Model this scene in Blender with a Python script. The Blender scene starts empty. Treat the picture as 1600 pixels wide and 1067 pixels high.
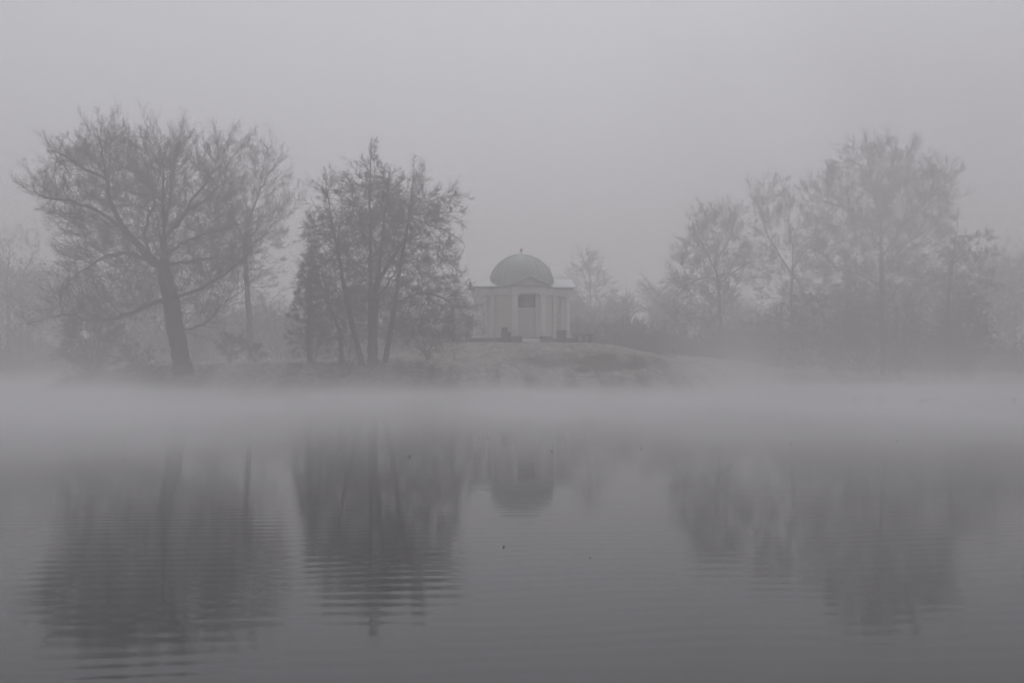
import bpy, bmesh, math, random
import numpy as np
from mathutils import Vector, Matrix

R = math.radians
sc = bpy.context.scene
col = sc.collection

# ------------------------------------------------------------------ camera
CAM_H, F, HOR = 1.7, 1800.0, 574.0          # eye height, focal length and horizon row (for a 1600 px wide frame)
cd = bpy.data.cameras.new('camera')
cd.sensor_width = 36.0
cd.lens = 36.0 * F / 1600.0
cd.shift_y = (HOR - 533.5) / 1600.0
cd.clip_start, cd.clip_end = 0.1, 3000
cam = bpy.data.objects.new('camera', cd)
cam.location = (0, 0, CAM_H)
cam.rotation_euler = (R(90), 0, 0)
col.objects.link(cam)
sc.camera = cam

# ------------------------------------------------------------------ sky, sun, exposure
SUN_EL, SUN_AZ = R(62), R(2)
w = bpy.data.worlds.new('World')
sc.world = w
w.use_nodes = True
nt = w.node_tree
bg = nt.nodes['Background']
st = nt.nodes.new('ShaderNodeTexSky')
st.sky_type = 'NISHITA'
st.sun_disc = False
st.sun_elevation = SUN_EL
st.sun_rotation = SUN_AZ
st.air_density = 1.0
st.dust_density = 4.0
st.ozone_density = 1.0
hs = nt.nodes.new('ShaderNodeHueSaturation')      # an overcast sky: the blue is washed out by cloud
hs.inputs['Saturation'].default_value = 0.14
nt.links.new(st.outputs['Color'], hs.inputs['Color'])
tint = nt.nodes.new('ShaderNodeMix'); tint.data_type = 'RGBA'; tint.blend_type = 'MULTIPLY'
tint.inputs['Factor'].default_value = 1.0
tint.inputs[7].default_value = (0.99, 0.985, 1.035, 1)      # the cloud's faint violet cast
nt.links.new(hs.outputs['Color'], tint.inputs[6])
nt.links.new(tint.outputs[2], bg.inputs['Color'])
bg.inputs['Strength'].default_value = 0.08

sl = bpy.data.lights.new('sun', 'SUN')
sl.energy = 0.5
sl.angle = R(40)
sl.color = (1.0, 0.97, 0.95)
so = bpy.data.objects.new('sun', sl)
so.rotation_euler = (R(90) - SUN_EL, 0, math.pi - SUN_AZ)
so.location = (0, 0, 80)
col.objects.link(so)

sc.view_settings.view_transform = 'Standard'
sc.view_settings.look = 'None'
sc.view_settings.exposure = 0.41
sc.view_settings.gamma = 1.0
sc.view_settings.use_curve_mapping = False
sc.render.engine = 'CYCLES'
cy = sc.cycles
cy.use_denoising = True
cy.volume_bounces = 3
cy.max_bounces = 6
cy.diffuse_bounces = 2
cy.glossy_bounces = 2
cy.transmission_bounces = 2
cy.transparent_max_bounces = 8
cy.volume_step_rate = 0.5
cy.volume_max_steps = 128
cy.caustics_reflective = False
cy.caustics_refractive = False


# ------------------------------------------------------------------ helpers
def at(px, py, Y):
    return np.array([(px - 800.0) / F * Y, Y, CAM_H + (HOR - py) / F * Y])


def link(o, parent=None):
    col.objects.link(o)
    if parent is not None:
        o.parent = parent
    return o


def tag(o, label=None, cat=None, group=None, kind=None):
    if label: o['label'] = label
    if cat: o['category'] = cat
    if group: o['group'] = group
    if kind: o['kind'] = kind
    return o


def empty(name, loc=(0, 0, 0), rz=0.0, **kw):
    o = bpy.data.objects.new(name, None)
    o.location = loc
    o.rotation_euler = (0, 0, rz)
    o.empty_display_size = 0.3
    link(o)
    return tag(o, **kw)


def mesh_obj(name, verts, faces, mat, parent=None, smooth=False, loc=None):
    me = bpy.data.meshes.new(name)
    me.from_pydata([tuple(v) for v in verts], [], [tuple(f) for f in faces])
    me.update()
    if smooth:
        me.shade_smooth()
    me.materials.append(mat)
    o = bpy.data.objects.new(name, me)
    if loc is not None:
        o.location = loc
    return link(o, parent)


def np_mesh(name, V, Tri, mat, parent=None, smooth=False):
    """triangle mesh straight from numpy arrays"""
    me = bpy.data.meshes.new(name)
    nv, nf = len(V), len(Tri)
    me.vertices.add(nv)
    me.vertices.foreach_set('co', np.ascontiguousarray(V, dtype=np.float32).ravel())
    me.loops.add(nf * 3)
    me.loops.foreach_set('vertex_index', np.ascontiguousarray(Tri, dtype=np.int32).ravel())
    me.polygons.add(nf)
    me.polygons.foreach_set('loop_start', np.arange(0, nf * 3, 3, dtype=np.int32))
    me.update(calc_edges=True)
    me.validate()
    if smooth:
        me.shade_smooth()
    me.materials.append(mat)
    return link(bpy.data.objects.new(name, me), parent)


class MB:
    """collects simple shapes into one mesh"""
    def __init__(self):
        self.v, self.f = [], []

    def add(self, vs, fs):
        n = len(self.v)
        self.v += [tuple(p) for p in vs]
        self.f += [tuple(i + n for i in f) for f in fs]
        return self

    def box(self, x0, x1, y0, y1, z0, z1):
        vs = [(x, y, z) for z in (z0, z1) for y in (y0, y1) for x in (x0, x1)]
        return self.add(vs, [(0, 2, 3, 1), (4, 5, 7, 6), (0, 1, 5, 4), (2, 6, 7, 3), (0, 4, 6, 2), (1, 3, 7, 5)])

    def lathe(self, prof, n=24, cx=0, cy=0, cap=True, a0=0, a1=2 * math.pi):
        full = abs(a1 - a0 - 2 * math.pi) < 1e-6
        m = n if full else n + 1
        vs, fs = [], []
        for r, z in prof:
            for i in range(m):
                a = a0 + (a1 - a0) * i / n
                vs.append((cx + r * math.cos(a), cy + r * math.sin(a), z))
        for k in range(len(prof) - 1):
            for i in range(n):
                j = (i + 1) % m if full else i + 1
                fs.append((k * m + i, k * m + j, (k + 1) * m + j, (k + 1) * m + i))
        if cap and full:
            fs.append(tuple(range(m))[::-1])
            fs.append(tuple((len(prof) - 1) * m + i for i in range(m)))
        return self.add(vs, fs)

    def ellipsoid(self, c, r, n=12, m=8, rot=None):
        vs, fs = [], []
        for j in range(m + 1):
            t = math.pi * j / m
            for i in range(n):
                a = 2 * math.pi * i / n
                p = Vector((r[0] * math.sin(t) * math.cos(a), r[1] * math.sin(t) * math.sin(a), r[2] * math.cos(t)))
                if rot is not None:
                    p = rot @ p
                vs.append((p[0] + c[0], p[1] + c[1], p[2] + c[2]))
        for j in range(m):
            for i in range(n):
                fs.append((j * n + i, (j + 1) * n + i, (j + 1) * n + (i + 1) % n, j * n + (i + 1) % n))
        return self.add(vs, fs)

    def build(self, name, mat, parent=None, smooth=False, loc=None):
        return mesh_obj(name, self.v, self.f, mat, parent, smooth, loc)


# ------------------------------------------------------------------ materials
def base_mat(name, rough=0.9, spec=0.3):
    m = bpy.data.materials.new(name)
    m.use_nodes = True
    b = m.node_tree.nodes['Principled BSDF']
    b.inputs['Roughness'].default_value = rough
    b.inputs['Specular IOR Level'].default_value = spec
    return m, m.node_tree, b


def ramp_mat(name, stops, scale=2.0, rough=0.9, bump=0.0, spec=0.3, detail=5.0, stretch=(1, 1, 1)):
    m, t, b = base_mat(name, rough, spec)
    g = t.nodes.new('ShaderNodeNewGeometry')
    mp = t.nodes.new('ShaderNodeMapping')
    mp.inputs['Scale'].default_value = stretch
    n = t.nodes.new('ShaderNodeTexNoise')
    n.inputs['Scale'].default_value = scale
    n.inputs['Detail'].default_value = detail
    r = t.nodes.new('ShaderNodeValToRGB')
    e = r.color_ramp.elements
    while len(e) < len(stops):
        e.new(0.5)
    for k, (p, c) in enumerate(stops):
        e[k].position = p
        e[k].color = (*c, 1)
    t.links.new(g.outputs['Position'], mp.inputs['Vector'])
    t.links.new(mp.outputs['Vector'], n.inputs['Vector'])
    t.links.new(n.outputs['Fac'], r.inputs['Fac'])
    t.links.new(r.outputs['Color'], b.inputs['Base Color'])
    if bump:
        bp = t.nodes.new('ShaderNodeBump')
        bp.inputs['Strength'].default_value = bump
        bp.inputs['Distance'].default_value = 0.05
        t.links.new(n.outputs['Fac'], bp.inputs['Height'])
        t.links.new(bp.outputs['Normal'], b.inputs['Normal'])
    return m


M = {}
M['bark'] = ramp_mat('bark', [(0.35, (0.020, 0.017, 0.016)), (0.65, (0.055, 0.048, 0.045))], 1.5, 0.95, 0.8, stretch=(3, 3, 0.6))
M['twig'] = ramp_mat('frosted_twigs', [(0.35, (0.110, 0.080, 0.070)), (0.5, (0.130, 0.108, 0.098)), (0.68, (0.108, 0.114, 0.102))], 0.35, 0.95)
M['twig_dark'] = ramp_mat('dark_twigs', [(0.35, (0.048, 0.034, 0.029)), (0.65, (0.070, 0.062, 0.054))], 0.5, 0.95)
M['twig_brown'] = ramp_mat('brown_twigs', [(0.35, (0.090, 0.056, 0.050)), (0.65, (0.12, 0.088, 0.080))], 0.5, 0.95)
M['leaf_brown'] = ramp_mat('withered_leaves', [(0.35, (0.085, 0.058, 0.052)), (0.65, (0.13, 0.10, 0.09))], 0.6, 0.9)
M['ivy'] = ramp_mat('ivy_leaves', [(0.35, (0.030, 0.035, 0.030)), (0.65, (0.07, 0.075, 0.068))], 1.0, 0.7)
M['stone_dark'] = ramp_mat('dark_stone', [(0.35, (0.05, 0.045, 0.044)), (0.65, (0.095, 0.085, 0.082))], 1.4, 0.9, 0.3)
M['plaster'] = ramp_mat('pale_plaster', [(0.3, (0.69, 0.665, 0.605)), (0.7, (0.79, 0.765, 0.71))], 0.6, 0.85, 0.05)
M['column'] = ramp_mat('white_column_paint', [(0.3, (0.86, 0.85, 0.835)), (0.7, (0.90, 0.89, 0.875))], 1.0, 0.8, 0.05)
M['cornice'] = ramp_mat('cornice_with_shade', [(0.3, (0.36, 0.35, 0.34)), (0.7, (0.46, 0.45, 0.44))], 1.0, 0.8)  # copper edge and the shadow under it both put into this darker tone
M['door'] = ramp_mat('door_paint', [(0.3, (0.78, 0.76, 0.75)), (0.7, (0.84, 0.82, 0.81))], 1.0, 0.6)
M['copper'] = ramp_mat('green_copper', [(0.3, (0.33, 0.385, 0.375)), (0.7, (0.43, 0.475, 0.465))], 0.7, 0.6, stretch=(1, 1, 0.3))
M['roof_copper'] = ramp_mat('pale_green_copper', [(0.3, (0.58, 0.62, 0.62)), (0.7, (0.68, 0.72, 0.72))], 0.9, 0.6)
M['gilt'] = ramp_mat('dull_gilt', [(0.3, (0.20, 0.13, 0.08)), (0.7, (0.26, 0.18, 0.11))], 4, 0.5)
M['dark_glass'], _t, _b = base_mat('dark_glass', 0.15, 0.5)
_b.inputs['Base Color'].default_value = (0.03, 0.03, 0.032, 1)
M['black'] = ramp_mat('black_iron', [(0.3, (0.018, 0.018, 0.018)), (0.7, (0.035, 0.034, 0.034))], 4, 0.7)
M['feather_black'] = ramp_mat('black_feathers', [(0.3, (0.012, 0.012, 0.014)), (0.7, (0.03, 0.03, 0.032))], 9, 0.6)
M['feather_brown'] = ramp_mat('brown_feathers', [(0.3, (0.05, 0.04, 0.035)), (0.7, (0.11, 0.09, 0.075))], 14, 0.7)
M['feather_green'] = ramp_mat('dark_green_feathers', [(0.3, (0.012, 0.025, 0.02)), (0.7, (0.02, 0.045, 0.035))], 14, 0.5)
M['beak'] = ramp_mat('horn', [(0.3, (0.12, 0.10, 0.05)), (0.7, (0.16, 0.13, 0.06))], 14, 0.5)
M['leaf'] = ramp_mat('fallen_leaf', [(0.3, (0.03, 0.022, 0.016)), (0.7, (0.06, 0.045, 0.03))], 20, 0.7)
M['dead_grass'] = ramp_mat('dead_grass', [(0.35, (0.07, 0.06, 0.048)), (0.65, (0.14, 0.125, 0.105))], 0.5, 0.95)


def ground_material():
    m, t, b = base_mat('frosty_ground', 0.95, 0.2)
    N, L = t.nodes, t.links
    g = N.new('ShaderNodeNewGeometry')
    n1 = N.new('ShaderNodeTexNoise'); n1.inputs['Scale'].default_value = 0.5; n1.inputs['Detail'].default_value = 8
    n2 = N.new('ShaderNodeTexNoise'); n2.inputs['Scale'].default_value = 2.4; n2.inputs['Detail'].default_value = 6
    L.new(g.outputs['Position'], n1.inputs['Vector']); L.new(g.outputs['Position'], n2.inputs['Vector'])
    lawn = N.new('ShaderNodeValToRGB')
    e = lawn.color_ramp.elements
    e[0].position, e[0].color = 0.38, (0.12, 0.115, 0.098, 1)
    e[1].position, e[1].color = 0.62, (0.31, 0.31, 0.29, 1)
    L.new(n2.outputs['Fac'], lawn.inputs['Fac'])
    soil = N.new('ShaderNodeValToRGB')
    e = soil.color_ramp.elements
    e[0].position, e[0].color = 0.35, (0.038, 0.033, 0.028, 1)
    e[1].position, e[1].color = 0.65, (0.08, 0.070, 0.060, 1)
    L.new(n1.outputs['Fac'], soil.inputs['Fac'])
    # bare soil on the steep bank, frosted grass where it is level
    sep = N.new('ShaderNodeSeparateXYZ'); L.new(g.outputs['Normal'], sep.inputs[0])
    ad = N.new('ShaderNodeMath'); ad.operation = 'MULTIPLY_ADD'
    L.new(n1.outputs['Fac'], ad.inputs[0]); ad.inputs[1].default_value = 0.06; L.new(sep.outputs['Z'], ad.inputs[2])
    mr = N.new('ShaderNodeMapRange')
    mr.inputs['From Min'].default_value, mr.inputs['From Max'].default_value = 0.925, 0.965
    L.new(ad.outputs[0], mr.inputs['Value'])
    mx = N.new('ShaderNodeMix'); mx.data_type = 'RGBA'
    L.new(mr.outputs[0], mx.inputs['Factor']); L.new(soil.outputs['Color'], mx.inputs[6]); L.new(lawn.outputs['Color'], mx.inputs[7])
    L.new(mx.outputs[2], b.inputs['Base Color'])
    bp = N.new('ShaderNodeBump'); bp.inputs['Strength'].default_value = 0.8; bp.inputs['Distance'].default_value = 0.15
    L.new(n2.outputs['Fac'], bp.inputs['Height']); L.new(bp.outputs['Normal'], b.inputs['Normal'])
    return m


def water_material():
    m, t, b = base_mat('lake_water', 0.05, 0.5)
    N, L = t.nodes, t.links
    b.inputs['Base Color'].default_value = (0.018, 0.020, 0.023, 1)
    b.inputs['IOR'].default_value = 1.333
    g = N.new('ShaderNodeNewGeometry')

    def noise(sx, sy, scale, detail, rot=0.0, dist=0.0):
        mp = N.new('ShaderNodeMapping')
        mp.inputs['Scale'].default_value = (sx, sy, 1)
        mp.inputs['Rotation'].default_value = (0, 0, rot)
        n = N.new('ShaderNodeTexNoise')
        n.inputs['Scale'].default_value = scale
        n.inputs['Detail'].default_value = detail
        n.inputs['Distortion'].default_value = dist
        L.new(g.outputs['Position'], mp.inputs['Vector']); L.new(mp.outputs['Vector'], n.inputs['Vector'])
        return n.outputs['Fac']

    def math_(op, a, c):
        k = N.new('ShaderNodeMath'); k.operation = op
        for i, v in enumerate((a, c)):
            if isinstance(v, (int, float)): k.inputs[i].default_value = v
            else: L.new(v, k.inputs[i])
        return k.outputs[0]
    # long-crested ripples running towards the shore, in patches
    mp = N.new('ShaderNodeMapping'); mp.inputs['Rotation'].default_value = (0, 0, R(-7))
    wv = N.new('ShaderNodeTexWave'); wv.wave_type = 'BANDS'; wv.bands_direction = 'Y'; wv.wave_profile = 'SIN'
    wv.inputs['Scale'].default_value = 1.05
    wv.inputs['Distortion'].default_value = 9.0
    wv.inputs['Detail'].default_value = 1.0
    wv.inputs['Detail Scale'].default_value = 0.35
    L.new(g.outputs['Position'], mp.inputs['Vector']); L.new(mp.outputs['Vector'], wv.inputs['Vector'])
    patch = noise(0.4, 1.0, 0.30, 3, R(-8))
    mr = N.new('ShaderNodeMapRange')
    mr.inputs['From Min'].default_value, mr.inputs['From Max'].default_value = 0.36, 0.62
    L.new(patch, mr.inputs['Value'])
    sepw = N.new('ShaderNodeSeparateXYZ'); L.new(g.outputs['Position'], sepw.inputs[0])
    lee = N.new('ShaderNodeMapRange'); lee.interpolation_type = 'SMOOTHSTEP'      # the far water lies in the lee, the breeze only reaches the near water
    lee.inputs['From Min'].default_value, lee.inputs['From Max'].default_value = 9.5, 17.0
    lee.inputs['To Min'].default_value, lee.inputs['To Max'].default_value = 1.15, 0.3
    L.new(sepw.outputs['Y'], lee.inputs['Value'])
    ripple = math_('MULTIPLY', math_('MULTIPLY', wv.outputs['Fac'], mr.outputs[0]), lee.outputs[0])
    long_ = noise(0.22, 1.0, 3.2, 1.5, R(-5), 0.2)
    fine = noise(0.35, 1.0, 9.0, 2, R(6))
    hsum = math_('ADD', math_('ADD', math_('MULTIPLY', ripple, 0.0010), math_('MULTIPLY', long_, 0.0011)), math_('MULTIPLY', fine, 0.00012))
    bp = N.new('ShaderNodeBump')
    bp.inputs['Strength'].default_value = 1.0
    bp.inputs['Distance'].default_value = 1.0
    L.new(hsum, bp.inputs['Height']); L.new(bp.outputs['Normal'], b.inputs['Normal'])
    return m


M['ground'] = ground_material()
M['water'] = water_material()

# ------------------------------------------------------------------ terrain
SH_X = [-700, -60, -42, -37, -34.5, -32, -25, -12, 0, 10, 20, 30, 60, 700]
SH_Y = [135, 120, 117, 104, 84, 80.5, 81, 82, 84, 88, 97, 105, 111, 120]
HT_X = [-700, -40, -34, -29, -15, -5, 5, 17, 24, 31, 45, 700]
HT_Z = [0.9, 0.9, 1.0, 1.75, 1.95, 2.3, 2.6, 2.75, 2.3, 1.3, 0.9, 0.9]
TEMPLE = (0.87, 108.0)
TZ = 3.9


def sstep(t):
    t = np.clip(t, 0, 1)
    return t * t * (3 - 2 * t)


def height(x, y):
    x = np.asarray(x, float); y = np.asarray(y, float)
    sh = np.interp(x, SH_X, SH_Y) + 0.35 * np.sin(x * 0.9) + 0.25 * np.sin(x * 2.3 + 1)
    s = y - sh
    H = np.interp(x, HT_X, HT_Z)
    wd = np.interp(x, [-700, -10, -4, 2, 10, 700], [6.5, 7, 12, 16, 18, 18])
    z = np.where(s < 0, np.maximum(-1.6, s * 0.35), 0.10 * sstep(s / 0.5) + (H - 0.1) * sstep((s - 0.2) / wd) + 0.022 * np.clip(s - wd, 0, 25))
    z = z + np.where(s > 0, 0.07 * np.sin(x * 0.7 + y * 0.4) * np.sin(y * 0.9) * sstep(s / 4), 0)
    d = np.hypot((x - TEMPLE[0]), (y - TEMPLE[1]))
    z = z + (TZ + 0.03 - z) * sstep((15.0 - d) / 8.5) * (s > 0)
    # the near shore where the photographer stands
    z = np.where(y < 6, np.maximum(z, -1.6 + 1.75 * sstep((5.0 - y) / 5.0)), z)
    return z


def terrain():
    rng = np.random.default_rng(3)
    xs = np.unique(np.concatenate([np.linspace(-700, -75, 22), np.arange(-75, 75.1, 0.8), np.linspace(75, 700, 22)]))
    ys = np.unique(np.concatenate([np.linspace(-120, 0, 8), np.linspace(0, 8, 9), np.linspace(8, 76, 12), np.arange(76, 128, 0.6), np.linspace(128, 700, 40)]))
    X, Y = np.meshgrid(xs, ys)
    Z = height(X, Y)
    # tussocks and fallen-leaf heaps on the open ground
    rough = (rng.random(Z.shape) - 0.5) * 0.10
    mask = (np.abs(X) < 74) & (Y > 78) & (Y < 127) & (Z > 0.25)
    d = np.hypot(X - TEMPLE[0], Y - TEMPLE[1])
    Z = Z + rough * mask * np.where(d < 7, 0.2, 1.0)
    V = np.stack([X, Y, Z], -1).reshape(-1, 3)
    ny, nx = X.shape
    i = (np.arange(ny - 1)[:, None] * nx + np.arange(nx - 1)[None, :]).ravel()
    T = np.concatenate([np.stack([i, i + 1, i + nx + 1], -1), np.stack([i, i + nx + 1, i + nx], -1)])
    o = np_mesh('ground', V, T, M['ground'], None, True)
    tag(o, 'frosty lawn and dark bank rising behind the lake', kind='structure')
    return o


terrain()
wat = MB().add([(-700, -60, 0), (700, -60, 0), (700, 140, 0), (-700, 140, 0)], [(0, 1, 2, 3)]).build('water', M['water'])
tag(wat, 'still grey lake water with faint ripples', kind='structure')


def gz(x, y):
    return float(height(x, y))


# ------------------------------------------------------------------ haze and mist
def volume_mat(name, density, colour, aniso):
    m = bpy.data.materials.new(name)
    m.use_nodes = True
    t = m.node_tree
    t.nodes.clear()
    out = t.nodes.new('ShaderNodeOutputMaterial')
    pv = t.nodes.new('ShaderNodeVolumePrincipled')
    pv.inputs['Color'].default_value = (*colour, 1)
    pv.inputs['Density'].default_value = density
    pv.inputs['Anisotropy'].default_value = aniso
    t.links.new(pv.outputs['Volume'], out.inputs['Volume'])
    return m, t, pv


HAZE_D = 0.0073
hm, _, _ = volume_mat('haze', HAZE_D, (0.957, 0.938, 0.931), 0.2)
hz = MB().box(-720, 720, -130, 720, -2.8, 34).build('haze', hm)
tag(hz, 'pale winter fog filling the whole park', kind='stuff')

mm, mt, mv = volume_mat('mist', 0.05, (0.985, 0.982, 0.985), 0.2)
N, L = mt.nodes, mt.links
g = N.new('ShaderNodeNewGeometry')
tc = N.new('ShaderNodeTexCoord')
sp = N.new('ShaderNodeSeparateXYZ')
L.new(tc.outputs['Object'], sp.inputs[0])


def mth(op, a, b=0.0, clamp=False):
    k = N.new('ShaderNodeMath'); k.operation = op; k.use_clamp = clamp
    for i, v in enumerate((a, b)):
        if isinstance(v, (int, float)): k.inputs[i].default_value = v
        else: L.new(v, k.inputs[i])
    return k.outputs[0]


mp = N.new('ShaderNodeMapping'); mp.inputs['Scale'].default_value = (1, 0.28, 0.9)
nz = N.new('ShaderNodeTexNoise'); nz.inputs['Scale'].default_value = 0.075; nz.inputs['Detail'].default_value = 3
L.new(tc.outputs['Object'], mp.inputs['Vector']); L.new(mp.outputs['Vector'], nz.inputs['Vector'])
wisp = N.new('ShaderNodeMapRange')
wisp.inputs['From Min'].default_value, wisp.inputs['From Max'].default_value = 0.34, 0.66
wisp.inputs['To Min'].default_value, wisp.inputs['To Max'].default_value = 0.05, 2.1
L.new(nz.outputs['Fac'], wisp.inputs['Value'])
near = N.new('ShaderNodeMapRange'); near.interpolation_type = 'SMOOTHSTEP'
near.inputs['From Min'].default_value, near.inputs['From Max'].default_value = 9, 40
L.new(sp.outputs['Y'], near.inputs['Value'])
# veils rising off the water, taller than they are wide
mp2 = N.new('ShaderNodeMapping'); mp2.inputs['Scale'].default_value = (1, 0.5, 0.28); mp2.inputs['Location'].default_value = (3.1, 7.7, 0)
nz2 = N.new('ShaderNodeTexNoise'); nz2.inputs['Scale'].default_value = 0.11; nz2.inputs['Detail'].default_value = 3.5; nz2.inputs['Distortion'].default_value = 0.6
L.new(tc.outputs['Object'], mp2.inputs['Vector']); L.new(mp2.outputs['Vector'], nz2.inputs['Vector'])
thick = N.new('ShaderNodeMapRange')             # the layer is shallow in places and deeper in others
thick.inputs['From Min'].default_value, thick.inputs['From Max'].default_value = 0.38, 0.66
thick.inputs['To Min'].default_value, thick.inputs['To Max'].default_value = -4.4, -1.4
L.new(nz2.outputs['Fac'], thick.inputs['Value'])
fall = mth('EXPONENT', mth('MULTIPLY', sp.outputs['Z'], thick.outputs[0]))
shore = N.new('ShaderNodeMapRange'); shore.interpolation_type = 'SMOOTHSTEP'      # thinner again towards the far bank
shore.inputs['From Min'].default_value, shore.inputs['From Max'].default_value = 58, 84
shore.inputs['To Min'].default_value, shore.inputs['To Max'].default_value = 1.0, 0.3
L.new(sp.outputs['Y'], shore.inputs['Value'])
layer = mth('MULTIPLY', mth('MULTIPLY', mth('MULTIPLY', fall, wisp.outputs[0]), shore.outputs[0]), 0.15)
veil = N.new('ShaderNodeMapRange'); veil.interpolation_type = 'SMOOTHSTEP'
veil.inputs['From Min'].default_value, veil.inputs['From Max'].default_value = 0.49, 0.70
L.new(nz2.outputs['Fac'], veil.inputs['Value'])
vf = mth('MULTIPLY', mth('MULTIPLY', veil.outputs[0], mth('EXPONENT', mth('MULTIPLY', sp.outputs['Z'], -0.36))), 0.040)
edge = N.new('ShaderNodeMapRange'); edge.interpolation_type = 'SMOOTHSTEP'
edge.inputs['From Min'].default_value, edge.inputs['From Max'].default_value = 134, 112
L.new(sp.outputs['Y'], edge.inputs['Value'])
L.new(mth('MULTIPLY', mth('MULTIPLY', mth('ADD', layer, vf), near.outputs[0]), edge.outputs[0]), mv.inputs['Density'])
ms = MB().box(-130, 130, 7, 135, 0.03, 9.0).build('mist', mm)
tag(ms, 'white mist lying low over the lake and drifting onto the bank', kind='stuff')

# an uneven deck of fog among the treetops, thickest at the right
fm, ft, fv = volume_mat('fog_bank', 0.02, (0.955, 0.942, 0.945), 0.2)
N, L = ft.nodes, ft.links
tc = N.new('ShaderNodeTexCoord')
sp = N.new('ShaderNodeSeparateXYZ')
L.new(tc.outputs['Object'], sp.inputs[0])
nz = N.new('ShaderNodeTexNoise'); nz.inputs['Scale'].default_value = 0.085; nz.inputs['Detail'].default_value = 3
mp = N.new('ShaderNodeMapping'); mp.inputs['Scale'].default_value = (1, 0.8, 0.7)
L.new(tc.outputs['Object'], mp.inputs['Vector']); L.new(mp.outputs['Vector'], nz.inputs['Vector'])
f = N.new('ShaderNodeMapRange'); f.inputs['From Min'].default_value, f.inputs['From Max'].default_value = 0.33, 0.67
L.new(nz.outputs['Fac'], f.inputs['Value'])


def fade(out, a, b):
    k = N.new('ShaderNodeMapRange'); k.interpolation_type = 'SMOOTHSTEP'
    k.inputs['From Min'].default_value, k.inputs['From Max'].default_value = a, b
    L.new(out, k.inputs['Value'])
    return k.outputs[0]


dn = mth('MULTIPLY', mth('MULTIPLY', fade(sp.outputs['Z'], 3.6, 15), fade(sp.outputs['Z'], 31, 27)),
         mth('MULTIPLY', fade(sp.outputs['Y'], 50, 65), fade(sp.outputs['Y'], 114, 106)))
dn = mth('MULTIPLY', dn, mth('ADD', mth('MULTIPLY', fade(sp.outputs['X'], 6, 24), 0.013), 0.0045))
L.new(mth('MULTIPLY', dn, f.outputs[0]), fv.inputs['Density'])
fb = MB().box(-100, 100, 50, 115, 3.5, 31).build('fog_bank', fm)
tag(fb, 'uneven fog hanging among the treetops, thickest at the right', kind='stuff')


# ------------------------------------------------------------------ trees
def unit(v):
    return v / np.maximum(np.linalg.norm(v, axis=-1, keepdims=True), 1e-9)


def tubes(P0, P1, R0, R1, D0, D1, k):
    """one open k-sided tube per row"""
    n = len(P0)
    if n == 0:
        return np.zeros((0, 3)), np.zeros((0, 3), int)
    def frame(D):
        D = unit(D)
        ref = np.where(np.abs(D[:, 1:2]) > 0.9, np.array([[1.0, 0, 0]]), np.array([[0, 1.0, 0]]))
        A = unit(np.cross(D, ref)); B = np.cross(D, A)
        return A, B
    ang = np.arange(k) * 2 * math.pi / k
    c, s = np.cos(ang)[None, :, None], np.sin(ang)[None, :, None]
    A0, B0 = frame(D0); A1, B1 = frame(D1)
    ring0 = P0[:, None] + R0[:, None, None] * (c * A0[:, None] + s * B0[:, None])
    ring1 = P1[:, None] + R1[:, None, None] * (c * A1[:, None] + s * B1[:, None])
    V = np.concatenate([ring0, ring1], 1).reshape(-1, 3)
    b = (np.arange(n) * 2 * k)[:, None]
    i = np.arange(k)[None]; j = (i + 1) % k
    T = np.concatenate([np.stack([b + i, b + j, b + k + j], -1).reshape(-1, 3),
                        np.stack([b + i, b + k + j, b + k + i], -1).reshape(-1, 3)])
    return V, T


def spikes(P0, D, Ln, Rd):
    """one 3-sided spike (twig) per row"""
    n = len(P0)
    D = unit(D)
    ref = np.where(np.abs(D[:, 2:3]) > 0.9, np.array([[1.0, 0, 0]]), np.array([[0, 0, 1.0]]))
    A = unit(np.cross(D, ref)); B = np.cross(D, A)
    vs = [P0 + Rd[:, None] * (math.cos(a) * A + math.sin(a) * B) for a in (0, 2.094, 4.189)]
    vs.append(P0 + D * Ln[:, None])
    V = np.stack(vs, 1).reshape(-1, 3)
    b = (np.arange(n) * 4)[:, None]
    T = np.concatenate([b + np.array([[0, 1, 3]]), b + np.array([[1, 2, 3]]), b + np.array([[2, 0, 3]])])
    return V, T


def leaves(P, size, rng):
    """small folded four-cornered leaves"""
    n = len(P)
    A = unit(rng.normal(size=(n, 3))); B = unit(np.cross(A, rng.normal(size=(n, 3)))); C = np.cross(A, B)
    s = size * rng.uniform(0.6, 1.3, n)[:, None]
    V = np.stack([P - A * s, P + B * s * 0.5 + C * s * 0.25, P + A * s, P - B * s * 0.5 + C * s * 0.25], 1).reshape(-1, 3)
    b = (np.arange(n) * 4)[:, None]
    T = np.concatenate([b + np.array([[0, 1, 2]]), b + np.array([[0, 2, 3]])])
    return V, T


def cat(parts):
    Vs, Ts, o = [], [], 0
    for V, T in parts:
        Vs.append(V); Ts.append(T + o); o += len(V)
    return np.concatenate(Vs), np.concatenate(Ts)


def in_poly(px, py, poly):
    inside = np.zeros(len(px), bool)
    j = len(poly) - 1
    for i in range(len(poly)):
        xi, yi = poly[i]; xj, yj = poly[j]
        c = ((yi > py) != (yj > py)) & (px < (xj - xi) * (py - yi) / (yj - yi + 1e-12) + xi)
        inside ^= c
        j = i
    return inside


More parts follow.
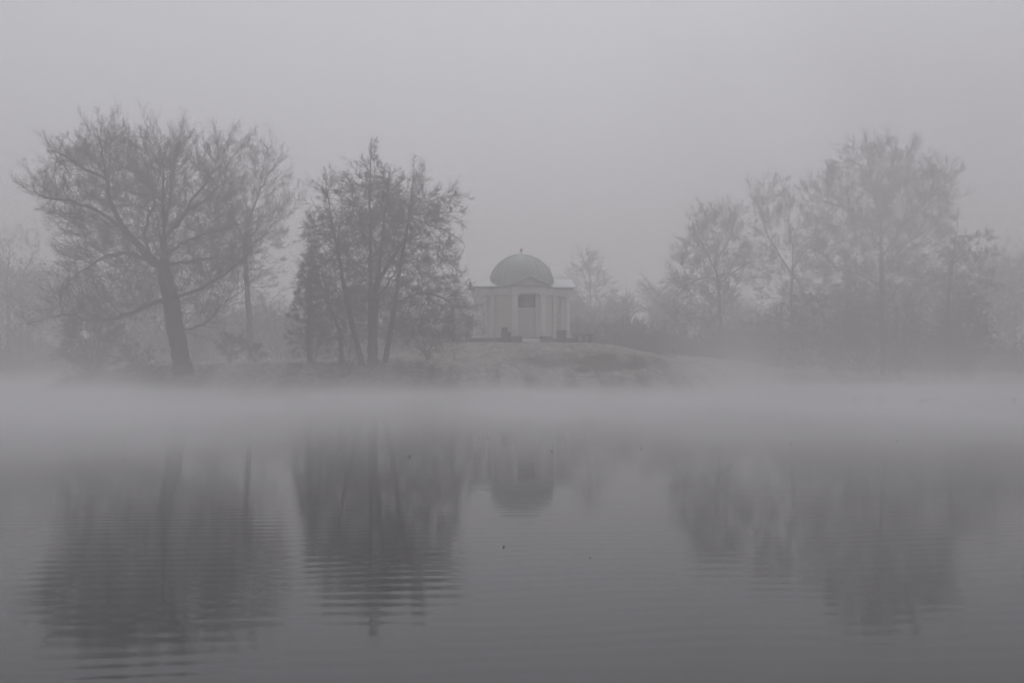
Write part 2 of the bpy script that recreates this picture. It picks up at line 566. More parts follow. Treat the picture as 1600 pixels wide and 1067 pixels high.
def fill_crown(poly, n, depth, rng, shell=0.35):
    """points in a solid whose side view (x, z) is poly and whose depth follows its width"""
    poly = np.array(poly)
    lo, hi = poly.min(0), poly.max(0)
    out = []
    got = 0
    while got < n:
        m = n * 4
        x = rng.uniform(lo[0], hi[0], m); z = rng.uniform(lo[1], hi[1], m); u = rng.uniform(-1, 1, m)
        k = in_poly(x, z, poly)
        # the depth narrows towards the rim of the outline
        cx = poly[:, 0].mean()
        xs = cx + (x - cx) / np.sqrt(np.maximum(1 - u * u, 0.02))
        zc = lo[1] + (hi[1] - lo[1]) * 0.45
        zs = zc + (z - zc) / np.sqrt(np.maximum(1 - 0.8 * u * u, 0.02))
        k &= in_poly(xs, zs, poly)
        rr = np.sqrt(((x - cx) / (hi[0] - lo[0]) * 2) ** 2 + ((z - zc) / (hi[1] - lo[1]) * 2) ** 2 + u * u)
        k &= rng.random(m) < shell + (1 - shell) * np.clip(rr, 0, 1)
        p = np.stack([x[k], u[k] * depth, z[k]], -1)
        out.append(p); got += len(p)
    return np.concatenate(out)[:n]


def resample(pts, step, rng, jit):
    pts = np.array(pts, float)
    seg = np.linalg.norm(np.diff(pts, axis=0), axis=1)
    t = np.concatenate([[0], np.cumsum(seg)])
    m = max(2, int(t[-1] / step) + 1)
    u = np.linspace(0, t[-1], m)
    # smooth the given polyline a little
    q = np.stack([np.interp(u, t, pts[:, k]) for k in range(3)], -1)
    for _ in range(2):
        q[1:-1] = 0.25 * q[:-2] + 0.5 * q[1:-1] + 0.25 * q[2:]
    q[1:-1] += rng.normal(size=q[1:-1].shape) * jit * step
    return q


class Tree:
    def __init__(self, seed, step=0.45):
        self.rng = np.random.default_rng(seed)
        self.step = step
        self.pos, self.par, self.stem = [], [], []

    def line(self, pts, stem=False, jit=0.10, root=False, sid=0):
        q = resample(pts, self.step, self.rng, jit)
        if root or not self.pos:
            prev = -1
        else:
            P = np.array(self.pos)
            prev = int(np.argmin(((P - q[0]) ** 2).sum(1)))
            q = q[1:]
        for p in q:
            self.pos.append(p); self.par.append(prev); self.stem.append(sid if stem else -1)
            prev = len(self.pos) - 1

    def colonise(self, A, infl=5.0, kill=0.8, iters=70, inertia=0.35, droop=0.0, wander=0.18, radial=0.0, centre=None, cone=0.15):
        rng, step = self.rng, self.step
        P = np.array(self.pos); par = list(self.par)
        pd = np.zeros_like(P)
        for i, p in enumerate(par):
            pd[i] = P[i] - P[p] if p >= 0 else (0, 0, 1)
        pd = unit(pd)
        D = np.full(len(A), 1e9); I = np.zeros(len(A), int)
        new = np.arange(len(P))
        used = {}
        nguide = len(P)
        for it in range(iters):
            for s in range(0, len(new), 400):
                nb = new[s:s + 400]
                dm = np.linalg.norm(A[:, None] - P[nb][None], axis=2)
                k = dm.argmin(1); d = dm[np.arange(len(A)), k]
                b = d < D
                D[b] = d[b]; I[b] = nb[k[b]]
            keep = D > kill
            A, D, I = A[keep], D[keep], I[keep]
            act = D < infl
            if not act.any():
                break
            vec = unit(A - P[I])
            act &= (vec * pd[I]).sum(1) > np.where(I < nguide, -0.6, cone)
            if not act.any():
                break
            ids, inv = np.unique(I[act], return_inverse=True)
            acc = np.zeros((len(ids), 3))
            np.add.at(acc, inv, vec[act])
            ok = np.array([used.get(i, 0) < 3 for i in ids])
            if not ok.any():
                break
            ids, acc = ids[ok], acc[ok]
            d = unit(unit(acc) + inertia * pd[ids] + wander * rng.normal(size=acc.shape) + np.array([0, 0, -droop]))
            if radial:
                d = unit(d + radial * unit(P[ids] - np.array(centre)))
            for i in ids: used[i] = used.get(i, 0) + 1
            q = P[ids] + d * step * rng.uniform(0.8, 1.1, (len(ids), 1))
            new = np.arange(len(P), len(P) + len(q))
            P = np.concatenate([P, q]); pd = np.concatenate([pd, d]); par += list(ids)
        self.pos = list(P); self.par = [int(i) for i in par]; self.stem += [-1] * (len(P) - len(self.stem))

    def build(self, name, base, base_r, label, cat_='tree', group=None, tip=0.011, shoot=(2.0, 3.2, 8, 6), ang=.75,
              twig_r=0.008, tw_mat='twig', droop=0.0, max_limbs=14, leaf_n=0, leaf_size=0.05,
              leaf_mat='leaf_brown', side_r=0.5, thin=0.04, up=0.12):
        rng = self.rng
        P = np.array(self.pos); par = np.array(self.par); n = len(P)
        # pipe model for the radii, exponent solved for the girth at the foot
        lo, hi = 1.4, 3.4
        kids = np.zeros(n, int)
        for i in range(n):
            if par[i] >= 0: kids[par[i]] += 1
        for _ in range(18):
            ex = 0.5 * (lo + hi)
            w = np.where(kids == 0, tip ** ex, 0.0)
            for i in range(n - 1, -1, -1):
                if par[i] >= 0: w[par[i]] += w[i]
            r = w ** (1 / ex)
            if r[0] > base_r: lo = ex
            else: hi = ex
        r = np.minimum(r, base_r)
        # side stems with a foot of their own are slimmer than the first
        rid = np.zeros(n, int)
        for i in range(n):
            rid[i] = i if par[i] < 0 else rid[par[i]]
        for q in np.unique(rid):
            if q != 0:
                k = rid == q
                f = min(1.0, side_r * base_r / r[q])
                r[k] = np.where(r[k] > thin, np.maximum(r[k] * f, thin), r[k])
        D = np.zeros_like(P)
        has = par >= 0
        D[has] = P[has] - P[par[has]]
        D[~has] = (0, 0, 1)
        D = unit(D)
        # flare at the foot, and bark swellings
        r = r * (1 + .07 * np.sin(np.arange(n) * 1.9 + P[:, 2] * 2.3) * (r > .06))
        foot = P[:, 2] - P[0, 2]
        st = np.array(self.stem)
        r = r * np.where(st >= 0, 1 + 0.45 * np.exp(-foot / 0.5), 1)
        main = np.full(n, -1)
        for i in range(n):
            p = par[i]
            if p >= 0 and (main[p] < 0 or r[i] > r[main[p]]): main[p] = i
        # smooth direction at each node
        DD = D.copy()
        mk = main >= 0
        DD[mk] = unit(D[mk] + D[main[mk]])
        # which limb is a node on
        limb = np.full(n, -1)
        nxt = 0
        size = np.ones(n, int)
        for i in range(n - 1, 0, -1):
            if par[i] >= 0: size[par[i]] += size[i]
        roots = []
        for i in range(n):
            if st[i] >= 0: continue
            p = par[i]
            if p < 0 or st[p] >= 0:
                limb[i] = nxt; roots.append((r[i], nxt)); nxt += 1
            else:
                limb[i] = limb[p]
        roots.sort(reverse=True)
        big = {k for rr, k in roots[:max_limbs] if rr > thin * 1.3}

        root = empty(name, base, label=label, cat=cat_, group=group)
        org = np.array(base, float)

        def edges(sel, k):
            c = np.nonzero(sel & has)[0]
            p = par[c]
            ismain = main[p] == c
            R0 = np.where(ismain, r[p], np.minimum(r[c] * 1.15, r[p]))
            D0 = np.where(ismain[:, None], DD[p], D[c])
            return tubes(P[p] - org, P[c] - org, R0, r[c], D0, DD[c], k)

        stems = sorted(set(s for s in self.stem if s >= 0))
        for s in stems:
            V, T = edges(st == s, 10)
            np_mesh('trunk', V, T, M['bark'], root, True)
        for k in sorted(big):
            V, T = edges((limb == k) & (r >= thin), 6)
            if len(V): np_mesh('limb', V, T, M['bark'], root, True)
        isbig = np.isin(limb, list(big))
        thinsel = (st < 0) & ((r < thin) | ~isbig)
        pieces = [edges(thinsel, 4)]
        centre = P[:, :].mean(0) - org
        centre[2] -= 0.25 * (P[:, 2].max() - P[0, 2])

        def shoots(P0, D0, Ln, R0, nseg, wander, outw, upw, point=False):
            """curved tapering shoots; returns their nodes and directions"""
            m = len(P0)
            pts = [P0]; dirs = [unit(D0)]
            d = unit(D0)
            bend = rng.normal(size=(m, 3)) * wander
            for k in range(nseg):
                out = unit(pts[-1] - centre)
                d = unit(d + bend * .5 + rng.normal(size=(m, 3)) * wander * .6 + outw * out / nseg + np.array([0, 0, upw / nseg]))
                pts.append(pts[-1] + d * (Ln / nseg)[:, None]); dirs.append(d)
            dirs[0] = dirs[1]
            for k in range(nseg):
                ra = R0 * (1 - .75 * k / nseg); rb = R0 * (1 - .75 * (k + 1) / nseg)
                if point and k == nseg - 1:
                    pieces.append(spikes(pts[k], pts[k + 1] - pts[k], Ln / nseg, ra))
                else:
                    pieces.append(tubes(pts[k], pts[k + 1], ra, rb, dirs[k], dirs[k + 1], 3))
            return np.stack(pts, 1), np.stack(dirs, 1)

        def sprout(pts, dirs, Ln, per, t0, ang, lf):
            """origins, directions and lengths of side shoots"""
            m, K = pts.shape[:2]
            q = np.repeat(np.arange(m), per)
            t = rng.uniform(t0, 1.0, len(q))
            u = t * (K - 1)
            i = np.minimum(u.astype(int), K - 2); f = (u - i)[:, None]
            p = pts[q, i] * (1 - f) + pts[q, i + 1] * f
            d = dirs[q, i + 1]
            side = unit(np.cross(d, rng.normal(size=(len(q), 3))))
            a = ang * rng.uniform(.6, 1.25, len(q))[:, None]
            return p, unit(np.cos(a) * d + np.sin(a) * side), Ln[q] * lf * rng.uniform(.6, 1.15, len(q)) * (1.15 - .55 * t)

        sl_, sn, s3, s4 = shoot
        src = np.nonzero((r < 0.10) & has & ((st < 0) | (foot > 3.0)))[0]
        cnt = rng.poisson(sn * self.step, len(src))
        cnt[kids[src] == 0] += 1
        src = np.repeat(src, cnt)
        t = rng.random(len(src))[:, None]
        p0 = P[par[src]] * (1 - t) + P[src] * t - org
        d = D[src]
        side = unit(np.cross(d, rng.normal(size=d.shape)))
        a = np.where(kids[src] == 0, .25, ang) * rng.uniform(.6, 1.3, len(src))
        d = unit(np.cos(a)[:, None] * d + np.sin(a)[:, None] * side + np.array([0, 0, up * .5 - droop]))
        ln = sl_ * rng.uniform(.45, 1.1, len(src)) * np.where(kids[src] == 0, .55, 1.0)
        A2, D2 = shoots(p0, d, ln, np.minimum(r[src] * .75, .03) * np.sqrt(ln / sl_), 4, .11, .5, up - droop)
        p, d, l3 = sprout(A2, D2, ln, s3, .12, .75, .42)
        d = unit(d + .12 * unit(p - centre) + np.array([0, 0, up * .4]))
        pieces.append(spikes(p, d, l3, np.full(len(p), twig_r)))
        A3 = np.stack([p, p + d * l3[:, None]], 1); D3 = np.stack([d, d], 1)
        p, d, l4 = sprout(A3, D3, l3, s4, .12, .6, .62)
        d = unit(d + np.array([0, 0, up * .25]))
        pieces.append(spikes(p, d, l4, np.full(len(p), twig_r * .62)))
        p0, d, ln = p, d, l4
        V, T = cat(pieces)
        o = np_mesh('crown', V, T, M[tw_mat], root)
        tag(o, kind='stuff')
        if leaf_n:
            idx = rng.integers(0, len(p0), leaf_n)
            pl = p0[idx] + d[idx] * (ln[idx] * rng.random(leaf_n))[:, None] + rng.normal(size=(leaf_n, 3)) * 0.08
            V, T = leaves(pl, leaf_size, rng)
            lo_ = np_mesh('leaves', V, T, M[leaf_mat], root)
            tag(lo_, kind='stuff')
        return root


def poly_at(pts, Y):
    return [((x - 800) / F * Y, CAM_H + (HOR - y) / F * Y) for x, y in pts]


def pt(px, py, Y, dy=0.0):
    p = at(px, py, Y)
    return (p[0], Y + dy, p[2])


def z1(x, y, Y, dy=0.0):          # points read in the 2.222x enlargement of the left quarter
    return pt(x / 2.222, 160 + y / 2.222, Y, dy)


def z2(x, y, Y, dy=0.0):
    return pt(440 + x / 2.54, 200 + y / 2.54, Y, dy)


def z5(x, y, Y, dy=0.0):
    return pt(1020 + x / 2.319, 180 + y / 2.319, Y, dy)


def crown_points(px_poly, Y, n, depth, rng, shell=0.4, inset=1.3):
    p = np.array(poly_at(px_poly, Y))
    c = p.mean(0)
    v = p - c
    p = c + v * np.maximum(1 - inset / np.maximum(np.linalg.norm(v, axis=1, keepdims=True), .1), .3)
    a = fill_crown(p, n, depth - inset, rng, shell)
    a[:, 1] += Y
    return a


def grow_tree(name, label, px_poly, Y, foot_px, lines, base_r, depth, n_att, seed, step=0.5, col_kw={}, group=None,
              cat_='tree', **kw):
    t = Tree(seed, step)
    x0 = (foot_px - 800) / F * Y
    g0 = gz(x0, Y)
    for i, (pts, is_stem) in enumerate(lines):
        pts = [tuple(p) for p in pts]
        if is_stem and pts[0][2] < g0 + 2.2 and (i == 0 or is_stem == 2):
            pts[0] = (pts[0][0], pts[0][1], gz(pts[0][0], pts[0][1]) - 0.25)
            t.line(pts, True, 0.05, True, i)
        else:
            t.line(pts, bool(is_stem), 0.10 if not is_stem else 0.05, False, i)
    A = crown_points(px_poly, Y, n_att, depth, t.rng)
    ck = dict(col_kw)
    if ck.get('radial'):
        c_ = np.array(lines[0][0][-1], float); c_[2] -= 1.5
        ck['centre'] = c_
    t.colonise(A, **ck)
    base = (t.pos[0][0], t.pos[0][1], t.pos[0][2] + 0.25)
    return t.build(name, base, base_r, label, cat_, group, **kw)


# --- the big oak on the spit
Y = 86.0
oak = grow_tree(
    'oak_tree', 'huge bare spreading tree with a thick leaning trunk at the left of the lake', 
    [(48, 338), (50, 268), (72, 222), (105, 205), (140, 188), (215, 184), (290, 188), (340, 205), (375, 240), (395, 300),
     (425, 340), (432, 385), (405, 420), (385, 460), (350, 505), (305, 520), (270, 480), (225, 530), (160, 560), (105, 575),
     (85, 545), (62, 500), (95, 450), (78, 390), (92, 345)],
    Y, 287,
    [([z1(640, 955, Y), z1(612, 800, Y), z1(594, 690, Y), z1(572, 610, Y, .2), z1(558, 560, Y, .3)], 1),
     ([z1(570, 600, Y), z1(572, 530, Y), z1(568, 470, Y, -.3), z1(585, 400, Y, -.5), z1(600, 320, Y, -.4), z1(600, 240, Y), z1(610, 150, Y, .5)], 0),
     ([z1(556, 570, Y), z1(505, 520, Y, -.5), z1(445, 445, Y, -1), z1(405, 370, Y, -1.3), z1(395, 280, Y, -1.5), z1(372, 190, Y, -1), z1(345, 95, Y, -.5)], 0),
     ([z1(445, 445, Y, -1), z1(365, 385, Y, -1.8), z1(290, 357, Y, -2.2), z1(220, 352, Y, -2.5), z1(150, 325, Y, -2.5)], 0),
     ([z1(395, 280, Y, -1.5), z1(330, 250, Y, -2), z1(270, 205, Y, -2), z1(200, 180, Y, -1.5)], 0),
     ([z1(530, 545, Y), z1(485, 465, Y, 1), z1(490, 385, Y, 1.5), z1(515, 340, Y, 1.8), z1(480, 260, Y, 2.4), z1(470, 160, Y, 2.5)], 0),
     ([z1(575, 540, Y), z1(640, 490, Y, -.8), z1(710, 475, Y, -1.6), z1(760, 460, Y, -2), z1(830, 450, Y, -2.2)], 0),
     ([z1(600, 680, Y), z1(650, 668, Y, -.5), z1(710, 650, Y, -.9), z1(770, 615, Y, -1), z1(830, 575, Y, -1.2), z1(900, 515, Y, -1)], 0),
     ([z1(620, 785, Y), z1(680, 782, Y, .4), z1(720, 755, Y, .8), z1(755, 705, Y, 1), z1(830, 650, Y, 1.2)], 0),
     ([z1(588, 690, Y), z1(540, 695, Y, -.5), z1(480, 735, Y, -1), z1(420, 755, Y, -1.4), z1(340, 762, Y, -1.8), z1(260, 735, Y, -2), z1(180, 765, Y, -2.4)], 0),
     ([z1(575, 470, Y), z1(630, 395, Y, .6), z1(650, 330, Y, 1.2), z1(700, 260, Y, 1.6), z1(745, 190, Y, 2)], 0),
     ([z1(550, 575, Y), z1(490, 540, Y, .6), z1(430, 520, Y, 1.2), z1(350, 520, Y, 1.6), z1(280, 560, Y, 2), z1(190, 615, Y, 2)], 0),
     ([z1(572, 500, Y), z1(560, 420, Y, .8), z1(545, 330, Y, 1.3), z1(550, 240, Y, 1.4), z1(530, 120, Y, 1)], 0),
     ([z1(600, 420, Y), z1(660, 390, Y, -.9), z1(740, 340, Y, -1.4), z1(800, 280, Y, -1.5)], 0),
     ([z1(590, 560, Y), z1(660, 545, Y, 1.6), z1(740, 520, Y, 3.2), z1(800, 540, Y, 4.5)], 0),
     ([z1(560, 560, Y), z1(540, 500, Y, 2), z1(500, 450, Y, 4), z1(460, 330, Y, 5.5)], 0),
     ([z1(570, 560, Y), z1(600, 480, Y, -2), z1(620, 400, Y, -4), z1(640, 280, Y, -5)], 0)],
    0.66, 7.5, 3400, 11, step=0.42, col_kw=dict(infl=6, kill=0.95, iters=110, inertia=0.5, wander=0.28, radial=0.15),
    shoot=(2.9, 1.75, 14, 7), twig_r=0.0095, max_limbs=18, up=0.35, tip=0.022)

# --- the many-stemmed tree left of the temple
Y = 89.0
BIRDS = [(711, 306), (704, 331)]
alder = grow_tree(
    'alder_tree', 'dense bare tree with several rising trunks, close to the left of the white temple',
    [(585, 226), (612, 246), (640, 262), (672, 272), (700, 288), (715, 305), (712, 340), (722, 380), (716, 400), (735, 440), (748, 480),
     (738, 510), (728, 545), (650, 560), (560, 555), (500, 565), (450, 545), (440, 480), (452, 420), (450, 370), (468, 310), (500, 272), (545, 252)],
    Y, 585,
    [([z2(365, 955, Y), z2(362, 800, Y), z2(370, 700, Y), z2(382, 600, Y), z2(395, 480, Y), z2(405, 380, Y), z2(420, 250, Y), z2(430, 160, Y)], 1),
     ([z2(350, 955, Y, .5), z2(348, 760, Y, .4), z2(350, 560, Y, .4), z2(352, 420, Y, .3), z2(350, 300, Y), z2(352, 190, Y), z2(355, 110, Y)], 2),
     ([z2(325, 950, Y, -.6), z2(300, 840, Y, -.7), z2(270, 710, Y, -.9), z2(242, 560, Y, -1), z2(212, 400, Y, -1), z2(190, 290, Y, -.8), z2(178, 205, Y, -.6)], 2),
     ([z2(410, 950, Y, -.3), z2(430, 840, Y, -.6), z2(455, 700, Y, -.8), z2(470, 590, Y, -1), z2(492, 470, Y, -1), z2(515, 340, Y, -1), z2(530, 170, Y, -.8)], 2),
     ([z2(225, 940, Y, 2), z2(215, 800, Y, 2.2), z2(165, 690, Y, 2.5), z2(140, 560, Y, 2.6)], 2),
     ([z2(232, 520, Y, -1), z2(235, 390, Y, -1.3), z2(290, 346, Y, -1.6), z2(325, 400, Y, -2)], 0),
     ([z2(395, 590, Y), z2(430, 520, Y, 1), z2(470, 440, Y, 1.5), z2(560, 400, Y, 2)], 0),
     ([z2(375, 680, Y), z2(430, 600, Y, .5), z2(470, 520, Y, 1)], 0),
     ([z2(515, 360, Y, -1), z2(590, 395, Y, -1.6), z2(660, 420, Y, -2), z2(725, 465, Y, -2.2)], 0),
     ([z2(522, 300, Y, -1), z2(600, 300, Y, -.8), z2(650, 270, Y, -.6), z2(688, 270, Y, -.5), z2(705, 275, Y, -.5)], 0),
     ([z2(515, 350, Y, -1), z2(590, 350, Y, -.6), z2(640, 338, Y, -.5), z2(672, 334, Y, -.5), z2(690, 338, Y, -.5)], 0),
     ([z2(455, 700, Y, -.8), z2(560, 660, Y, -2), z2(650, 680, Y, -3), z2(760, 770, Y, -3.4)], 0)],
    0.50, 6.3, 4000, 23, step=0.42, col_kw=dict(infl=5, kill=0.9, iters=110, droop=0.05, wander=0.25),
    shoot=(2.3, 1.8, 13, 6), ang=1.1, twig_r=0.0145, max_limbs=18, up=.15, droop=0.22, leaf_n=30000, leaf_size=0.030, tip=0.018, side_r=.42)

Y = 92.5
grow_tree(
    'evergreen_tree', 'small dark leafy tree crowded against the left side of the many-stemmed tree',
    [(442, 420), (470, 372), (505, 365), (528, 400), (535, 470), (520, 540), (470, 556), (440, 540), (428, 480)],
    Y, 484,
    [([pt(484, 572, Y), pt(482, 520, Y), pt(486, 460, Y), pt(482, 410, Y)], 1)],
    0.2, 3.2, 500, 27, step=0.4, col_kw=dict(infl=4, kill=.9, iters=80, wander=0.25),
    shoot=(1.2, 2.2, 7, 5), ang=1.1, twig_r=0.010, max_limbs=8, tip=.015, leaf_n=16000, leaf_size=0.038, leaf_mat='ivy')

# --- right-hand group
Y = 122.0
grow_tree(
    'bare_tree', 'lower rounded bare tree, leftmost of the group right of the temple',
    [(1040, 400), (1052, 355), (1075, 320), (1110, 303), (1150, 318), (1178, 360), (1190, 410), (1182, 450), (1165, 500), (1120, 520), (1060, 525), (1030, 480), (1035, 440)],
    Y, 1128,
    [([z5(250, 905, Y), z5(245, 740, Y), z5(238, 610, Y), z5(225, 540, Y)], 1),
     ([z5(240, 610, Y), z5(300, 560, Y, -.6), z5(350, 535, Y, -1.2), z5(400, 540, Y, -2)], 0),
     ([z5(235, 590, Y), z5(170, 590, Y, -.8), z5(110, 620, Y, -1.6), z5(60, 680, Y, -2)], 0),
     ([z5(225, 560, Y), z5(190, 480, Y, .5), z5(150, 400, Y, 1)], 0),
     ([z5(228, 540, Y), z5(290, 430, Y, 1), z5(310, 340, Y, 1.4)], 0)],
    0.20, 5.5, 1700, 31, step=0.5, col_kw=dict(infl=6, kill=1.2, iters=80, inertia=0.5, wander=0.28, radial=0.15),
    shoot=(2.8, 1.4, 13, 6), twig_r=0.019, max_limbs=10, up=.3, tip=.02)

Y = 138.0
grow_tree(
    'bare_tree', 'faint bare tree standing furthest back in the group right of the temple',
    [(1150, 330), (1165, 290), (1188, 262), (1225, 268), (1262, 280), (1290, 320), (1310, 380), (1318, 460), (1290, 520), (1200, 530), (1165, 470), (1155, 400)],
    Y, 1235,
    [([pt(1238, 565, Y), pt(1236, 470, Y), pt(1240, 400, Y), pt(1232, 340, Y)], 1),
     ([pt(1240, 420, Y), pt(1270, 370, Y), pt(1290, 320, Y)], 0),
     ([pt(1237, 430, Y), pt(1200, 370, Y), pt(1180, 300, Y)], 0)],
    0.20, 6, 1500, 37, step=0.5, col_kw=dict(infl=6, kill=1.3, iters=80, inertia=0.5, wander=0.28, radial=0.15),
    shoot=(3.0, 1.1, 13, 6), twig_r=0.019, max_limbs=10, up=.35, tip=.02)

Y = 120.0
grow_tree(
    'bare_tree', 'tallest broad bare tree in the group at the right of the lake',
    [(1262, 350), (1268, 290), (1290, 240), (1325, 218), (1360, 203), (1405, 205), (1445, 228), (1480, 248), (1497, 290), (1500, 340), (1512, 400),
     (1490, 450), (1430, 500), (1360, 520), (1290, 500), (1255, 440)],
    Y, 1378,
    [([z5(835, 960, Y), z5(832, 700, Y), z5(828, 520, Y), z5(826, 400, Y), z5(830, 310, Y)], 1),
     ([z5(828, 520, Y), z5(900, 400, Y, -.8), z5(1000, 290, Y, -1.6), z5(1080, 230, Y, -2)], 0),
     ([z5(828, 480, Y), z5(760, 410, Y, -.8), z5(690, 400, Y, -1.8), z5(600, 420, Y, -2.5)], 0),
     ([z5(826, 440, Y), z5(720, 330, Y, .8), z5(640, 310, Y, 1.5), z5(580, 270, Y, 2)], 0),
     ([z5(828, 380, Y), z5(870, 250, Y, .8), z5(890, 120, Y, 1.2)], 0),
     ([z5(828, 390, Y), z5(780, 250, Y, -1), z5(760, 110, Y, -1.3)], 0),
     ([z5(830, 560, Y), z5(930, 460, Y, 1), z5(1030, 400, Y, 2), z5(1100, 350, Y, 2.5)], 0),
     ([z5(830, 620, Y), z5(740, 560, Y, 1.4), z5(640, 540, Y, 2.5)], 0)],
    0.27, 7.5, 2900, 41, step=0.5, col_kw=dict(infl=6, kill=1.25, iters=100, inertia=0.5, wander=0.28, radial=0.15),
    shoot=(3.2, 1.25, 13, 6), twig_r=0.019, max_limbs=14, up=.35, tip=.02)

Y = 114.0
grow_tree(
    'alder_tree', 'narrow bare tree with short level branches, rightmost on the far bank',
    [(1497, 332), (1512, 345), (1535, 378), (1556, 396), (1530, 420), (1545, 455), (1566, 480), (1568, 520), (1552, 575), (1500, 592), (1448, 585), (1440, 520),
     (1455, 450), (1470, 400), (1482, 350)],
    Y, 1480,
    [([z5(1068, 955, Y), z5(1068, 700, Y), z5(1078, 580, Y), z5(1095, 470, Y), z5(1108, 360, Y)], 1),
     ([z5(1100, 440, Y), z5(1150, 440, Y, -.4), z5(1215, 450, Y, -.8)], 0),
     ([z5(1085, 540, Y), z5(1130, 505, Y, -.4), z5(1180, 495, Y, -.8), z5(1240, 510, Y, -1)], 0),
     ([z5(1105, 370, Y), z5(1070, 350, Y, .3), z5(1010, 370, Y, .8)], 0),
     ([z5(1072, 690, Y), z5(1160, 600, Y, -1), z5(1220, 600, Y, -1.4)], 0)],
    0.30, 3.6, 1400, 43, step=0.45, col_kw=dict(infl=5, kill=.95, iters=90, droop=0.03, wander=0.25),
    shoot=(1.5, 2.3, 9, 6), ang=1.2, twig_r=0.025, max_limbs=12, up=.1, droop=.1, tip=.018, leaf_n=12000, leaf_size=0.06, leaf_mat='ivy')

# --- trees further back
Y = 113.0
grow_tree(
    'bare_tree', 'pale bare tree in the fog between the oak and the many-stemmed tree',
    [(300, 250), (330, 200), (372, 192), (425, 212), (468, 250), (478, 300), (470, 350), (455, 400), (440, 460), (400, 500), (330, 500), (300, 400)],
    Y, 385,
    [([pt(392, 566, Y), pt(388, 470, Y), pt(382, 400, Y), pt(386, 330, Y)], 1),
     ([pt(384, 400, Y), pt(425, 350, Y), pt(460, 330, Y)], 0),
     ([pt(385, 350, Y), pt(410, 290, Y), pt(440, 240, Y)], 0),
     ([pt(384, 380, Y), pt(350, 310, Y), pt(340, 230, Y)], 0)],
    0.27, 6.5, 1500, 53, step=0.5, col_kw=dict(infl=6, kill=1.25, iters=90, inertia=0.5, wander=0.25, radial=0.2),
    shoot=(3.0, 1.2, 13, 6), twig_r=0.014, max_limbs=10, up=.4, tip=.02)

Y = 150.0
grow_tree(
    'bare_tree', 'ghostly bare tree at the left edge beyond the lawn',
    [(-60, 420), (-30, 360), (20, 330), (60, 350), (85, 420), (80, 490), (50, 530), (-40, 530)],
    Y, 12,
    [([pt(12, 580, Y), pt(14, 500, Y), pt(10, 440, Y), pt(16, 390, Y)], 1),
     ([pt(12, 470, Y), pt(40, 420, Y), pt(60, 380, Y)], 0)],
    0.36, 6, 350, 59, step=0.6, col_kw=dict(infl=7, kill=1.6, iters=50, radial=.2),
    shoot=(2.6, 1.1, 7, 5), twig_r=0.016, max_limbs=8, up=.4, tip=.02)

Y = 178.0
grow_tree(
    'bare_tree', 'small faint tree showing just to the right of the temple dome',
    [(868, 430), (880, 395), (915, 385), (945, 390), (965, 420), (985, 460), (975, 520), (900, 530), (870, 490)],
    Y, 925,
    [([pt(926, 556, Y), pt(924, 500, Y), pt(922, 440, Y), pt(918, 400, Y)], 1)],
    0.11, 5, 750, 61, step=0.5, col_kw=dict(infl=7, kill=1.3, iters=50, radial=.2),
    shoot=(2.4, 1.5, 10, 6), twig_r=0.020, max_limbs=4, tw_mat='twig_brown', up=.4, tip=.02)


# --- shrubs
def shrub(label, px, py_top, half_px, Y, seed, n=900, mat='twig_brown', leaf_n=0, leaf_mat='leaf_brown', leaf_size=0.035, name='shrub',
          depth=None, twig_r=0.012, stems=7, x_off=0.0, cat_='shrub', group=None):
    t = Tree(seed, 0.32)
    x0 = (px - 800) / F * Y
    z0 = gz(x0, Y)
    top = CAM_H + (HOR - py_top) / F * Y
    hw = half_px / F * Y
    h = top - z0
    rng = t.rng
    t.line([(x0, Y, z0 - 0.15), (x0, Y, z0 + 0.35)], True, 0.0, True, 0)
    for k in range(stems):
        a = 2 * math.pi * k / stems + rng.uniform(-.3, .3)
        q = rng.uniform(0.35, 0.7)
        t.line([(x0, Y, z0), (x0 + hw * q * .5 * math.cos(a), Y + hw * q * .5 * math.sin(a), z0 + h * .4),
                (x0 + hw * q * math.cos(a), Y + hw * q * math.sin(a), z0 + h * .75)], False, 0.1)
    n = int(n * (.40 if Y < 100 else .52))
    u = unit(rng.normal(size=(n, 3))) * rng.uniform(0.2, 0.92, (n, 1)) ** 0.5
    lump = 1 + 0.16 * np.sin(u[:, 0] * 5 + seed) + 0.12 * np.sin(u[:, 2] * 6 + seed * 2)
    A = np.stack([x0 + x_off * h + hw * u[:, 0] * lump, Y + (depth or hw) * u[:, 1] * lump, z0 + h * 0.5 + h * 0.5 * u[:, 2] * lump], -1)
    A = A[A[:, 2] > np.maximum(height(A[:, 0], A[:, 1]), 0) + 0.15]
    t.colonise(A, infl=3.5, kill=0.6, iters=50, wander=0.25)
    return t.build(name, (x0, Y, z0), 0.11, label, cat_, group, tip=0.010, shoot=(1.0, 1.5, 6, 4), up=.3, twig_r=twig_r * 1.35,
                   tw_mat=mat, max_limbs=5, leaf_n=leaf_n, leaf_mat=leaf_mat, leaf_size=leaf_size, thin=0.03)


